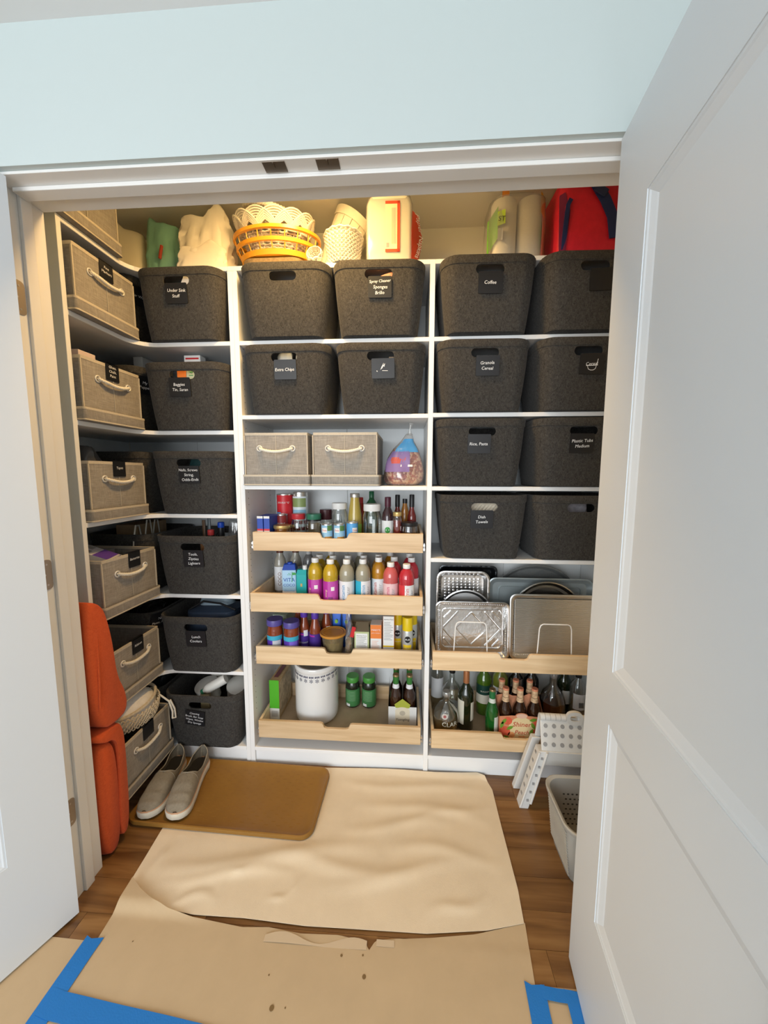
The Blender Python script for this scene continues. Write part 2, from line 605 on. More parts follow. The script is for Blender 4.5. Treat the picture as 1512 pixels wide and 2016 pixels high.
obj('kick_board', M().box((XL + 0.08, YF + 0.012, 0), (D1L, YF + 0.028, ZF - T)), W_MEL, cu, loc=O(cu))
obj('kick_board', M().box((XL - 0.028, 1.383, 0), (XL - 0.012, YF + 0.03, ZF - T)), W_MEL, cu, loc=O(cu))
zz = [ZF, ZE, ZD, ZC, ZB, ZA, ZTOP]
for xa, xb in ((XLW + 0.008, -1.294), (-1.292, D1L)):
    obj('back_panel', M().box((xa, YB + 0.001, 0), (xb, YB + 0.007, ZTOP - T)), W_BACK, cu, loc=O(cu), bevel=0.001, seg=1)
for ya, yb in ((1.384, 1.75), (1.752, YB)):
    obj('back_panel', M().box((XLW + 0.001, ya, 0), (XLW + 0.0018, yb, ZTOP - T)), W_BACK, cu, loc=O(cu))
# centre unit
cc = thing('shelving_unit', 'white centre shelving bay with four birch pull-out drawers', 'shelving', (D1M, YB, 0))
for z in (ZA, ZcB, ZcC, ZF):
    obj('shelf', shelf_box(D1R, D2L, z), W_MEL, cc, loc=O(cc), bevel=0.0015, seg=1)
obj('shelf', shelf_box(D1L + 0.001, D2L, ZTOP).box((D1L + 0.001, YF, ZTOP - T), (D1L + 0.0012, YB, ZTOP)), W_MEL, cc, loc=O(cc), bevel=0.0015, seg=1)
obj('side_panel', M().box((D1M, YF, 0), (D1R, YB, ZTOP - T - .0004)), W_MEL, cc, loc=O(cc), bevel=0.001, seg=1)
obj('side_panel', M().box((D2L, YF, 0), (D2R, YB, ZTOP)), W_MEL, cc, loc=O(cc), bevel=0.001, seg=1)
obj('kick_board', M().box((D1R, YF + 0.012, 0), (D2L, YF + 0.028, ZF - T)), W_MEL, cc, loc=O(cc))
for xa, xb in ((D1R, -0.36), (-0.358, D2L)):
    obj('back_panel', M().box((xa, YB + 0.001, 0), (xb, YB + 0.007, ZTOP - T)), W_BACK, cc, loc=O(cc), bevel=0.001, seg=1)
m = M()
for zq in [0.3 + 0.032 * k for k in range(60)]:
    for xq in (D1R + 0.0002,):
        for yq in (YF + 0.037, YF + 0.33):
            m.loft([[(xq, yq + 0.0025 * math.cos(q * PI / 3), zq + 0.0025 * math.sin(q * PI / 3)) for q in range(6)], [(xq + 0.0004, yq + 0.0025 * math.cos(q * PI / 3), zq + 0.0025 * math.sin(q * PI / 3)) for q in range(6)]])
pg = obj('peg_holes', m, BLACK, cc, loc=O(cc))
pg['kind'] = 'stuff'
# right unit
rc = thing('shelving_unit', 'white shelving bay at the right with eight dark bins', 'shelving', (D2R, YB, 0))
for z in (ZTOP, ZA, ZrB, ZrC, ZrD, ZF):
    obj('shelf', shelf_box(D2R, XR, z), W_MEL, rc, loc=O(rc), bevel=0.0015, seg=1)
obj('side_panel', M().box((XR, YF, 0), (XR + 0.02, YB, ZTOP)), W_MEL, rc, loc=O(rc), bevel=0.001, seg=1)
obj('kick_board', M().box((D2R, YF + 0.012, 0), (XR, YF + 0.028, ZF - T)), W_MEL, rc, loc=O(rc))
for xa, xb in ((D2R, 0.59), (0.592, XR)):
    obj('back_panel', M().box((xa, YB + 0.001, 0), (xb, YB + 0.007, ZTOP - T)), W_BACK, rc, loc=O(rc), bevel=0.001, seg=1)

# ------------------------------------------------------------------ birch pull-out drawers (parts of their bays)
def drawer(unit, x0, x1, yf, zb, h=0.097, notch=None, dep=0.365, rails=(None, None)):
    off = O(unit)
    n = notch if notch is not None else (x0 + x1) / 2 - 0.012
    zt = zb + h
    prof = [(x0, zb), (x1, zb), (x1, zt)]
    w2, w1, dn = 0.078, 0.056, 0.030
    prof += [(n + w2 + 0.008, zt), (n + w2 - 0.004, zt - 0.004), (n + w1 + 0.008, zt - dn + 0.004), (n + w1 - 0.006, zt - dn),
             (n - w1 + 0.006, zt - dn), (n - w1 - 0.008, zt - dn + 0.004), (n - w2 + 0.004, zt - 0.004), (n - w2 - 0.008, zt)]
    prof += [(x0, zt)]
    m = M().prism(prof[::-1], lambda a, b: (a, yf, b), lambda a, b: (a, yf + 0.016, b))
    d = obj('drawer', m, BIRCH, unit, loc=off, bevel=0.0012, seg=1)
    yb = yf + dep
    for xa in (x0, x1 - 0.014):
        obj('drawer_side', M().box((xa, yf + 0.0162, zb), (xa + 0.014, yb, zt)), BIRCH, d, bevel=0.001, seg=1)
    obj('drawer_back', M().box((x0 + 0.0142, yb - 0.014, zb), (x1 - 0.0142, yb, zt)), BIRCH, d)
    obj('drawer_base', M().box((x0 + 0.0142, yf + 0.0162, zb + 0.008), (x1 - 0.0142, yb - 0.0142, zb + 0.016)), pm('drawer_ply', (0.50, 0.37, 0.23), 0.5, var=0.12, vs=8), d)
    for xs in (-1, 1):
        xa = (x0 - 0.010) if xs < 0 else x1 + 0.001
        mm = M().box((xa, yf + 0.004, zb + 0.012), (xa + 0.009, yb, zb + 0.024)).box((xa, yf + 0.004, zb + 0.032), (xa + 0.009, yb, zb + 0.044))
        mm.box((xa + 0.003, yf + 0.010, zb + 0.008), (xa + 0.007, yb, zb + 0.048))
        obj('slide_rail', mm, STEEL, d)
    return d
DX0, DX1 = -0.786, 0.085
drawer(cc, DX0, DX1, 1.760, 1.184)
drawer(cc, DX0, DX1, 1.705, 0.880)
drawer(cc, DX0, DX1, 1.748, 0.577, notch=-0.345)
drawer(cc, DX0, DX1, 1.746, 0.159)
drawer(rc, 0.139, 1.030, 1.725, 0.590, notch=0.545)
drawer(rc, 0.139, 1.030, 1.720, 0.166, notch=0.57)
# ------------------------------------------------------------------ charcoal felt bins
BW0, BW1, BD0, BD1, BH = 0.360, 0.424, 0.300, 0.360, 0.315
def bin_ring(t, inset=0.0, z=None):
    w_ = BW0 + (BW1 - BW0) * t - 2 * inset
    d_ = BD0 + (BD1 - BD0) * t - 2 * inset
    bul = 0.006 * math.sin(PI * min(1, t))
    return rrect(w_ + bul, d_ + bul, 0.055 + 0.02 * t - inset * 0.5, 6, BH * t if z is None else z)
def bin_front(z):
    t = z / BH
    return -(BD0 + (BD1 - BD0) * t) / 2 - 0.003 * math.sin(PI * t)
def build_bin_mesh():
    m = M()
    rings = [bin_ring(0.0, 0.012, 0.0), bin_ring(0.0, 0.003, 0.002), bin_ring(0.012), bin_ring(0.15), bin_ring(0.3), bin_ring(0.45), bin_ring(0.6), bin_ring(0.75), bin_ring(0.885), bin_ring(0.893, -0.0026),
             bin_ring(0.985, -0.0030), bin_ring(1.0, -0.0005), bin_ring(1.0, 0.004), bin_ring(0.985, 0.007), bin_ring(0.6, 0.0065), bin_ring(0.3, 0.0065), bin_ring(0.03, 0.0065)]
    m.loft(rings, True, True)
    a = link('tmp_bin', mesh_from(m, 'tmp', FELT))
    c = M()
    zc, hw, hh = BH * 0.815, 0.063, 0.0195
    poly = []
    for k in range(9):
        q = -PI / 2 + PI * k / 8
        poly.append((hw - hh + hh * math.cos(q), zc + hh * math.sin(q)))
    for k in range(9):
        q = PI / 2 + PI * k / 8
        poly.append((-hw + hh + hh * math.cos(q), zc + hh * math.sin(q)))
    c.prism(poly[::-1], lambda u, v: (u, -0.3, v), lambda u, v: (u, 0.3, v))
    b = link('tmp_cut', mesh_from(c, 'tmp', FELT))
    md = a.modifiers.new('b', 'BOOLEAN')
    md.object = b
    md.operation = 'DIFFERENCE'
    md.solver = 'EXACT'
    dg = bpy.context.evaluated_depsgraph_get()
    me = bpy.data.meshes.new_from_object(a.evaluated_get(dg))
    bpy.data.objects.remove(a)
    bpy.data.objects.remove(b)
    me.polygons.foreach_set('use_smooth', [True] * len(me.polygons))
    me.set_sharp_from_angle(angle=math.radians(40))
    me.name = 'felt_bin_body'
    return me
BIN_ME = build_bin_mesh()
CARD_W, CARD_H = 0.106, 0.088
def card_on_bin(root, lines, dx=0.0, dz=0.0, rot=0.0, th=0.0135, wd=CARD_W, ht=CARD_H, drawn=None):
    zc = BH * 0.815 - 0.0195 - ht / 2 + 0.006 + dz
    c, s = math.cos(rot), math.sin(rot)
    off = 0.0075
    def fn(o):
        def f(u, v):
            x, z = dx + u * c - v * s, zc + u * s + v * c
            return (x, bin_front(z) - off - o, z)
        return f
    poly = [(p[0], p[1]) for p in rrect(wd, ht, 0.005, 3)]
    card = obj('label_card', M().prism(poly[::-1], fn(0.0), fn(-0.0022)), CARD, root)
    m = M()
    n = len(lines)
    for i, ln in enumerate(lines):
        zz_ = ((n - 1) / 2 - i) * th * 1.75
        text_flat(m, ln, random.uniform(-.003, .003), zz_, th, fn(0.0009), wd * 0.90, 0.12, random.uniform(-.03, .05))
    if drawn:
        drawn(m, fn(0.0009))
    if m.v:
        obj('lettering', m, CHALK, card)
    return card
def bin_thing(label, x, yfront, z, rz=0.0, group='charcoal felt bins on the shelves'):
    """bin whose bottom front edge is at yfront (for rz = 0)"""
    c = Vector((0, BD0 / 2, 0))
    c.rotate(Matrix.Rotation(rz, 3, 'Z'))
    r = thing('felt_bin', label, 'storage bin', (x + c.x, yfront + c.y, z + .001), rz, group)
    link('body', BIN_ME, r)
    return r
def stroke(m, fn, pts, wd=0.0016):
    for (x0, z0), (x1, z1) in zip(pts, pts[1:]):
        d = Vector((x1 - x0, z1 - z0))
        if d.length < 1e-6:
            continue
        d.normalize()
        n = Vector((-d.y, d.x)) * wd / 2
        m.add([fn(x0 + n.x, z0 + n.y), fn(x0 - n.x, z0 - n.y), fn(x1 - n.x, z1 - n.y), fn(x1 + n.x, z1 + n.y)], [(0, 1, 2, 3)])
def bowl(m, fn):
    stroke(m, fn, [(-0.024, -0.008), (0.026, -0.006)], 0.003)
    stroke(m, fn, [(-0.018, -0.010), (-0.014, -0.022), (-0.004, -0.027), (0.008, -0.027), (0.017, -0.021), (0.020, -0.009)], 0.002)
    stroke(m, fn, [(0.021, -0.004), (0.026, 0.020)], 0.002)
def glare(m, fn):  # smear of reflected glare, drawn onto the card as pale chalk-coloured shapes
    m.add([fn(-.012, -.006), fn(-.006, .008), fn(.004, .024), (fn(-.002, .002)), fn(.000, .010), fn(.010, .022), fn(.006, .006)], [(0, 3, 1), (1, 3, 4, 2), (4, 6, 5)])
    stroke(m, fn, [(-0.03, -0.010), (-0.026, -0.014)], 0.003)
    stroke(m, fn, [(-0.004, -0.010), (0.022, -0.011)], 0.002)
bins = [
 # label, x, yfront, z, rz, lines, kwargs
 ('charcoal felt bin without a card, top row, left of the spray cleaner bin', -0.570, 1.712, ZA, 0.005, None, {}),
 ('charcoal felt bin with a Spray Cleaner Sponges card', -0.134, 1.722, ZA, 0.03, ['Spray Cleaner', 'Sponges', 'Brillo'], dict(dx=0.006)),
 ('charcoal felt bin with an Extra Chips card', -0.578, 1.728, ZcB, -0.02, ['Extra Chips'], dict(dx=0.006)),
 ('charcoal felt bin with a glare smear drawn on its card, beside the Extra Chips bin', -0.126, 1.735, ZcB, 0.03, [], dict(dx=0.012, rot=0.02, drawn=glare)),
 ('charcoal felt bin with a Coffee card', 0.358, 1.712, ZA, 0.02, ['Coffee'], dict(dx=0.002)),
 ('charcoal felt bin with a blank card under the red cooler bag', 0.803, 1.712, ZA, 0.03, [], dict(dx=0.03, rot=0.03)),
 ('charcoal felt bin with a Granola Cereal card', 0.350, 1.728, ZrB, 0.02, ['Granola', 'Cereal'], dict(dx=0.012)),
 ('charcoal felt bin with a Cereal card and a drawn bowl', 0.803, 1.728, ZrB, 0.02, ['Cereal'], dict(dx=0.014, drawn=bowl)),
 ('charcoal felt bin with a Rice, Pasta card', 0.350, 1.738, ZrC, 0.01, ['Rice, Pasta'], dict(dx=-0.014)),
 ('charcoal felt bin with a Plastic Tubs Medium card', 0.803, 1.728, ZrC, 0.01, ['Plastic Tubs', 'Medium'], dict(dx=-0.008)),
 ('charcoal felt bin with a Dish Towels card', 0.372, 1.742, ZrD, 0.0, ['Dish', 'Towels'], dict(dx=-0.012)),
 ('charcoal felt bin without a card above the baking sheet drawer', 0.815, 1.738, ZrD, 0.0, None, {}),
 ('charcoal felt bin with an Under Sink Stuff card', -1.079, 1.722, ZA, 0.0, ['Under Sink', 'Stuff'], dict(dx=0.0)),
 ('charcoal felt bin with a Baggies Tin, Saran card', -1.079, 1.728, ZB, 0.0, ['Baggies', 'Tin, Saran'], dict(dx=-0.012)),
 ('charcoal felt bin with a Nails, Screws String card', -1.079, 1.742, ZC, 0.0, ['Nails, Screws', 'String,', 'Odds-Ends'], dict(dx=0.002)),
 ('charcoal felt bin with a Tools, Zipties Lighters card', -1.079, 1.735, ZD, 0.0, ['Tools,', 'Zipties', 'Lighters'], dict(dx=0.004)),
 ('charcoal felt bin with a Lunch Coolers card', -1.079, 1.725, ZE, 0.0, ['Lunch', 'Coolers'], dict(dx=0.0)),
 ('charcoal felt bin on the lowest shelf with a tilted Cleaning card', -1.079, 1.725, ZF, 0.0, ['Cleaning', 'Brush, Bar Soap', 'Wipes, Windex', 'Dry Sponge'], dict(dx=-0.03, dz=-0.012, rot=-0.13, th=0.0105)),
]
for label, x, yf, z, rz, lines, kw in bins:
    r = bin_thing(label, x, yf, z, rz)
    if lines is not None:
        card_on_bin(r, lines, **kw)
# bins on the left return, turned to face right
left_bins = [
 ('charcoal felt bin turned sideways behind the marker box, top row', ZA, ['Car Wash'], dict(dx=-0.128, wd=0.075)),
 ('charcoal felt bin turned sideways behind the glue box', ZB, ['My', 'Puppet'], dict(dx=-0.130, wd=0.075)),
 ('charcoal felt bin turned sideways behind the tapes box', ZC, None, {}),
 ('charcoal felt bin turned sideways behind the batteries box, holding cords', ZD, None, {}),
 ('charcoal felt bin turned sideways with a No Plastic card', ZE, ['No', 'Plastic, Paper'], dict(dx=-0.118, dz=0.035, rot=0.06, wd=0.095)),
 ('charcoal felt bin turned sideways on the lowest shelf behind the crochet bag', ZF, None, {}),
]
for label, z, lines, kw in left_bins:
    r = bin_thing(label, -1.346, 1.937, z, PI / 2, 'felt bins turned sideways on the left return')
    if lines is not None:
        # the card hangs round the near corner of the bin
        wd, ht = kw.get('wd', .08), CARD_H
        poly = [(p[0], p[1]) for p in rrect(wd, ht, 0.005, 3)]
        card = obj('label_card', M().prism(poly[::-1], lambda u, v: (u, 0, v), lambda u, v: (u, .002, v)), CARD, r, loc=(-.164, -.176, .228 + kw.get('dz', 0)), rot=(0.09, kw.get('rot', 0), math.radians(-24)))
        m = M()
        for i, ln in enumerate(lines):
            text_flat(m, ln, 0, ((len(lines) - 1) / 2 - i) * .022, .013, lambda u, v: (u, -.0008, v), wd * .9, .12)
        obj('lettering', m, CHALK, card)

# ------------------------------------------------------------------ taupe linen boxes standing in their lids
QW, QD, QH = 0.313, 0.365, 0.256
def rope_strands(x0, x1, z, sag, y, twist=9, r=0.0042, n=44):
    out = M()
    for k in range(3):
        pts = []
        for i in range(n + 1):
            t = i / n
            x = x0 + (x1 - x0) * t
            s_ = 4 * t * (1 - t)
            zc = z - sag * s_
            yc = y - 0.014 * min(1, s_ * 1.6)
            a = 2 * PI * (twist * t + k / 3)
            pts.append((x, yc + 0.0042 * math.cos(a), zc + 0.0042 * math.sin(a)))
        out.tube(pts, r, 6)
    return out
def build_canvas_parts():
    P = {}
    m = M()
    o = [rrect(QW - 0.004, QD - 0.004, 0.006, 2, 0.006), rrect(QW, QD, 0.006, 2, QH), rrect(QW - 0.010, QD - 0.010, 0.004, 2, QH), rrect(QW - 0.010, QD - 0.010, 0.004, 2, 0.012)]
    m.loft(o)
    P['body'] = (mesh_from(m, 'body', LINEN, 35), None)
    lw, ld, lh = QW + 0.022, QD + 0.022, 0.054
    m = M().loft([rrect(lw - .004, ld - .004, 0.012, 3, 0.0), rrect(lw, ld, 0.012, 3, 0.004), rrect(lw, ld, 0.012, 3, lh), rrect(lw - 0.008, ld - 0.008, 0.01, 3, lh), rrect(lw - 0.008, ld - 0.008, 0.01, 3, 0.005)])
    P['lid'] = (mesh_from(m, 'lid', LINEN, 35), None)
    m = M()
    for z, a, b in ((lh - 0.006, lw, ld), (0.004, lw, ld)):
        h = 0.010 if z > 0.01 else 0.006
        m.loft([rrect(a + .0016, b + .0016, 0.012, 3, z - h / 2), rrect(a + .003, b + .003, 0.012, 3, z), rrect(a + .0016, b + .0016, 0.012, 3, z + h / 2), rrect(a - .001, b - .001, 0.012, 3, z + h / 2), rrect(a - .001, b - .001, 0.012, 3, z - h / 2)], False, False)
    P['lid_piping'] = (mesh_from(m, 'lid_piping', PIPING, 35), 'lid')
    m = M().loft([rrect(QW + .002, QD + .002, 0.007, 2, QH - 0.012), rrect(QW + .003, QD + .003, 0.007, 2, QH + 0.001), rrect(QW - .012, QD - .012, 0.004, 2, QH + 0.001), rrect(QW - .012, QD - .012, 0.004, 2, QH - 0.012)], False, False)
    for sx in (-1, 1):
        m.box((sx * QW / 2 - 0.004, -QD / 2 - 0.0016, lh), (sx * QW / 2 + 0.0012, -QD / 2 + 0.004, QH - 0.012))
    P['piping'] = (mesh_from(m, 'piping', PIPING, 35), 'body')
    m = M().box((-0.0025, -QD / 2 - 0.0015, 0.056), (0.0005, -QD / 2 + 0.001, QH - 0.013))
    P['seam'] = (mesh_from(m, 'seam', pm('linen_seam', (0.46, 0.42, 0.35), 0.85), None), 'body')
    zr = 0.181
    P['rope_handle'] = (mesh_from(rope_strands(-0.082, 0.082, zr, 0.016, -QD / 2 - 0.004), 'rope_handle', ROPE, 60), None)
    for sx in (-1, 1):
        m = M()
        ring = []
        for i in range(20):
            a = 2 * PI * i / 20
            ring.append((sx * 0.082 + 0.0125 * math.cos(a), -QD / 2 - 0.0015, zr + 0.0125 * math.sin(a)))
        m.tube(ring, 0.0032, 6, closed=True)
        P['grommet' + ('' if sx < 0 else '_')] = (mesh_from(m, 'grommet', WHITEP, 60), None)
    return P
CP = build_canvas_parts()
def canvas_box(label, loc, rz, group='taupe linen boxes with rope handles'):
    r = thing('linen_box', label, 'storage box', (loc[0], loc[1], loc[2] + .001), rz, group)
    made = {}
    for k, (me, par) in CP.items():
        made[k] = link(k.rstrip('_'), me, made[par] if par else r)
    return r
def card_on_canvas(root, lines, dx, rot=0.0, wd=0.070, ht=0.072, th=0.011, drop=0.006):
    c, s = math.cos(rot), math.sin(rot)
    zc = QH - ht / 2 + drop
    def fn(o):
        return lambda u, v: (dx + u * c - v * s, -QD / 2 - 0.004 - o, zc + u * s + v * c)
    poly = [(p[0], p[1]) for p in rrect(wd, ht, 0.004, 3)]
    m = M().prism(poly[::-1], fn(0.0), fn(-0.0018))
    m.box((dx - wd / 2, -QD / 2 - 0.004, QH + drop - 0.003), (dx + wd / 2, -QD / 2 + 0.012, QH + drop))
    card = obj('label_card', m, CARD, root)
    m = M()
    for i, ln in enumerate(lines):
        text_flat(m, ln, 0, ((len(lines) - 1) / 2 - i) * th * 1.7 + 0.004, th, fn(0.0008), wd * 0.88, 0.12, 0.03)
    if m.v:
        obj('lettering', m, CHALK, card)
cy = 1.553
LBX = [
 ('taupe linen box on the top shelf, cut off by the door head', (-1.490, 1.490, ZTOP), PI / 2, None, 0),
 ('taupe linen box with a Fine Markers card and slack rope', (-1.482, cy, ZA), PI / 2, ['Fine', 'Markers'], 0.0),
 ('taupe linen box with a Glues, Chalk card', (-1.484, cy, ZB), PI / 2, ['Glues,', 'Chalk,', 'Paint'], -0.005),
 ('taupe linen box with a Tapes card', (-1.494, cy + .004, ZC), PI / 2 + 0.01, ['Tapes'], 0.0),
 ('taupe linen box with a Batteries card', (-1.466, cy + 0.007, ZD), PI / 2 - 0.02, ['Batteries'], 0.018),
 ('taupe linen box with a Ribbon card behind the orange cushion', (-1.472, cy, ZE), PI / 2, ['Ribbon'], 0.012),
 ('taupe linen box on the lowest shelf with a crochet bag on top', (-1.440, cy, ZF), PI / 2, [], 0.0),
]
for label, loc, rz, lines, dx in LBX:
    r = canvas_box(label, loc, rz)
    if lines is not None:
        card_on_canvas(r, lines, dx)
canvas_box('taupe linen box without a card, left one on the centre shelf', (-0.640, 1.733 + QD / 2, ZcC), 0.0)
canvas_box('taupe linen box without a card, beside the bag of beans', (-0.298, 1.735 + QD / 2, ZcC), -0.01)
# ------------------------------------------------------------------ small goods: helpers
GLASS = thin_glass('clear_glass', (0.93, 0.96, 0.95), 0.03, 0.10)
FILM = thin_glass('clear_film', (0.97, 0.97, 0.96), 0.12, 0.10, 0.07)
def lath(name, root, prof, mat, n=22, smooth=40, cap0=True, cap1=True, loc=(0, 0, 0)):
    return obj(name, M().lathe(prof, n, (0, 0, 0), cap0, cap1), mat, root, smooth, loc=loc)
def band(name, root, r, z0, z1, mat, n=22, a0=None, a1=None, r1=None):
    """label wrapped round a bottle; a0..a1 in degrees measured from the front (-Y)"""
    r1 = r if r1 is None else r1
    m = M()
    if a0 is None:
        m.lathe([(r, z0), (r1, z1)], n, (0, 0, 0), False, False)
    else:
        def fn(u, v):
            a = math.radians(a0 + (a1 - a0) * u)
            rr = r + (r1 - r) * v
            return (rr * math.sin(a), -rr * math.cos(a), z0 + (z1 - z0) * v)
        m.grid(fn, 14, 1)
    return obj(name, m, mat, root, 60)
def ctext(root, s, r, z, h, mat, ang=0.0, maxw=None, vertical=False, slant=0.0, name='lettering'):
    a0 = math.radians(ang)
    fn = lambda u, v: ((r + .0007) * math.sin(u / r + a0), -(r + .0007) * math.cos(u / r + a0), v)
    if vertical:
        f2 = lambda u, v: fn(-(v - z), z + u)
        m = text_flat(M(), s, 0, z, h, lambda u, v: f2(u, v), maxw, slant)
    else:
        m = text_flat(M(), s, 0, z, h, fn, maxw, slant)
    return obj(name, m, mat, root)
def ftext(root, s, u, v, h, mat, y, maxw=None, vertical=False, slant=0.0):
    m = text_flat(M(), s, u, v, h, lambda a, b: (a, y - 0.0007, b), maxw, slant, PI / 2 if vertical else 0.0)
    return obj('lettering', m, mat, root)
def patch(name, root, x0, x1, z0, z1, mat, y, t=0.0005):
    return obj(name, M().box((x0, y - t, z0), (x1, y + 0.0002, z1)), mat, root)
def lines_print(root, x0, x1, z0, z1, n, mat, y, hh=0.0012):
    m = M()
    for i in range(n):
        z = z0 + (z1 - z0) * i / max(1, n - 1)
        xe = x1 - (x1 - x0) * random.random() * 0.35
        m.box((x0, y - 0.0006, z - hh / 2), (xe, y, z + hh / 2))
    return obj('fine_print', m, mat, root)
C = lambda n, c, r=0.4, **k: pm(n, c, r, **k)
BLUE = C('print_blue', (0.02, 0.07, 0.42))
SKY = C('print_sky', (0.10, 0.38, 0.75))
RED = C('print_red', (0.62, 0.02, 0.03))
GREEN = C('print_green', (0.05, 0.36, 0.06))
LIME = C('print_lime', (0.30, 0.55, 0.08))
YELLOW = C('print_yellow', (0.85, 0.58, 0.02))
ORANGE = C('print_orange', (0.85, 0.24, 0.05))
PURPLE = C('print_purple', (0.10, 0.04, 0.38))
MAGENTA = C('print_magenta', (0.45, 0.03, 0.34))
CREAMP = C('print_cream', (0.85, 0.72, 0.42))
GOLD = C('gold_lid', (0.75, 0.55, 0.22), 0.3, metal=0.7)
TIN = C('tin', (0.66, 0.65, 0.62), 0.28, metal=0.9)
TAN = C('cardboard', (0.45, 0.30, 0.16), 0.75, var=0.08, vs=60)
GREYP = C('grey_print', (0.30, 0.30, 0.30), 0.6)

# ------------------------------------------------------------------ top drawer: cans, jars, sauces
z1 = 1.202
def carton(name, label, cat, x, y, z, wd, dp, ht, mat, rz=0.0, group=None, bev=0.0008):
    r = thing(name, label, cat, (x, y, z), rz, group)
    b = obj('carton', M().box((-wd / 2, -dp / 2, 0), (wd / 2, dp / 2, ht)), mat, r, bevel=bev, seg=1)
    return r
for i, (x, lb) in enumerate(((-0.754, 'slim dark blue carton at the left end of the top drawer'), (-0.719, 'slim dark blue carton, right one of the pair in the top drawer'))):
    r = carton('slim_carton', lb, 'carton', x, 1.842, z1, 0.031, 0.115, 0.158, BLUE, -0.03, 'blue cartons')
    patch('label', r, -0.0155, 0.0155, 0.0, 0.082, PAPERW, -0.0575)
    patch('label_band', r, -0.0155, 0.0155, 0.082, 0.092, RED, -0.0575)
    patch('label_top', r, -0.0155, 0.0155, 0.146, 0.158, PAPERW, -0.0575)
def tin_can(label, x, y, z, r_, h, mat, group='food cans in the top drawer', rz=0):
    r = thing('food_can', label, 'can', (x, y, z), rz, group)
    lath('body', r, [(r_ - .001, 0), (r_, .002), (r_, .004), (r_ - .0012, .005), (r_ - .0012, h - .005), (r_, h - .004), (r_, h), (r_ - .002, h), (r_ - .003, h - .003)], TIN, 28)
    band('label', r, r_ - .0007, .006, h - .006, mat, 28)
    return r
r = tin_can('large red food can at the back of the top drawer', -0.696, 2.0, z1, 0.045, 0.262, RED)
ctext(r, 'DOUBLE "Q"', 0.045, 0.215, 0.022, PAPERW, 8, 0.07)
band('picture', r, 0.0449, 0.03, 0.10, ORANGE, 20, -50, 30)
band('stripe', r, 0.0449, 0.105, 0.125, BLUE, 20, -60, 10)
band('stripe', r, 0.0450, 0.128, 0.160, SKY, 20, -60, -12)
r = thing('fruit_jar', 'tall fruit can with plums on the label at the back', 'can', (-0.605, 2.0, z1), 0, 'food cans in the top drawer')
lath('body', r, [(.040, 0), (.0425, .003), (.0425, .250), (.040, .262), (.040, .272), (.037, .275)], TIN, 26)
band('label', r, .0429, .01, .25, C('label_pale', (0.72, 0.80, 0.84)), 26)
m = M()
for k in range(9):
    a = math.radians(-75 + (k % 5) * 36 + (k // 5) * 18)
    zc = 0.06 + 0.035 * (k // 5)
    m.lathe([(0.001, -.004), (0.013, -.001), (0.013, .018), (0.001, .022)], 10, (0.035 * math.sin(a), -0.035 * math.cos(a), zc))
obj('plum_print', m, C('plum', (0.20, 0.015, 0.03), 0.25), r, 60)
band('leaf_print', r, .0433, .19, .24, C('leafy', (0.25, 0.33, 0.12)), 20, -70, 60)
band('blue_stripe', r, .0433, .135, .175, C('label_blue', (0.28, 0.55, 0.72)), 20, -60, 60)
r = tin_can('small red can in front of the large red can', -0.689, 1.918, z1, 0.033, 0.155, C('dark_red', (0.28, 0.03, 0.03)))
ctext(r, 'DOUBLE', 0.033, 0.105, 0.016, PAPERW, 5, 0.052)
def jar(name, label, x, y, z, r_, h, lidmat, lidh, glass=GLASS, fill=None, fillh=0.0, neck=0.86, group='glass jars in the top drawer', cat='jar'):
    r = thing(name, label, cat, (x, y, z), 0, group)
    hb = h - lidh
    lath('glass', r, [(r_ * .9, 0), (r_, .006), (r_, hb * .80), (r_ * .96, hb * .88), (r_ * neck, hb * .95), (r_ * neck, hb)], glass, 26, 50, True, False)
    if fill:
        lath('contents', r, [(r_ * .85, .004), (r_ * .94, .008), (r_ * .94, fillh)], fill, 22)
    lr = r_ * neck + .003
    l = lath('lid', r, [(lr - .001, hb - .003), (lr, hb - .001), (lr, h - .002), (lr - .002, h)], lidmat, 26)
    return r
HONEY = C('honey', (0.30, 0.10, 0.015), 0.15)
r = jar('preserve_jar', 'squat jar of amber preserve with a gold lid', -0.658, 1.842, z1, 0.044, 0.106, GOLD, 0.014, fill=HONEY, fillh=0.088, neck=.98)
band('label', r, .0447, .02, .056, ORANGE, 22, -60, 60)
jar('empty_jar', 'empty glass jar with a red lid', -0.577, 1.866, z1, 0.039, 0.165, C('red_lid', (0.50, 0.03, 0.04), 0.35), 0.026)
r = jar('mason_jar', 'empty glass jar with a green lid', -0.494, 1.866, z1, 0.042, 0.165, C('green_lid', (0.03, 0.17, 0.10), 0.35), 0.030)
lath('black_ring', r, [(.0405, .128), (.0405, .136)], BLACK, 24)
r = jar('spice_jar', 'dark jar with a maroon lid in the middle of the top drawer', -0.447, 1.95, z1, 0.036, 0.180, C('maroon_lid', (0.05, 0.012, 0.015), 0.35), 0.052, fill=C('spice', (0.16, 0.10, 0.05), 0.8), fillh=0.09)
jar('storage_jar', 'clear jar with a white lid behind the pineapple cans', -0.366, 1.925, z1, 0.044, 0.219, WHITEP, 0.030)
r = thing('dressing_bottle', 'yellow dressing bottle with a silver cap', 'bottle', (-0.281, 1.93, z1), 0, 'bottles in the top drawer')
lath('body', r, [(.034, 0), (.038, .006), (.039, .10), (.037, .15), (.030, .20), (.0245, .235), (.024, .252)], C('mustard_liquid', (0.50, 0.36, 0.07), 0.08, coat=.6), 26)
lath('cap', r, [(.0265, .249), (.027, .252), (.027, .266), (.025, .271)], TIN, 24)
band('label', r, .0395, .03, .105, LIME, 22, -10, 75)
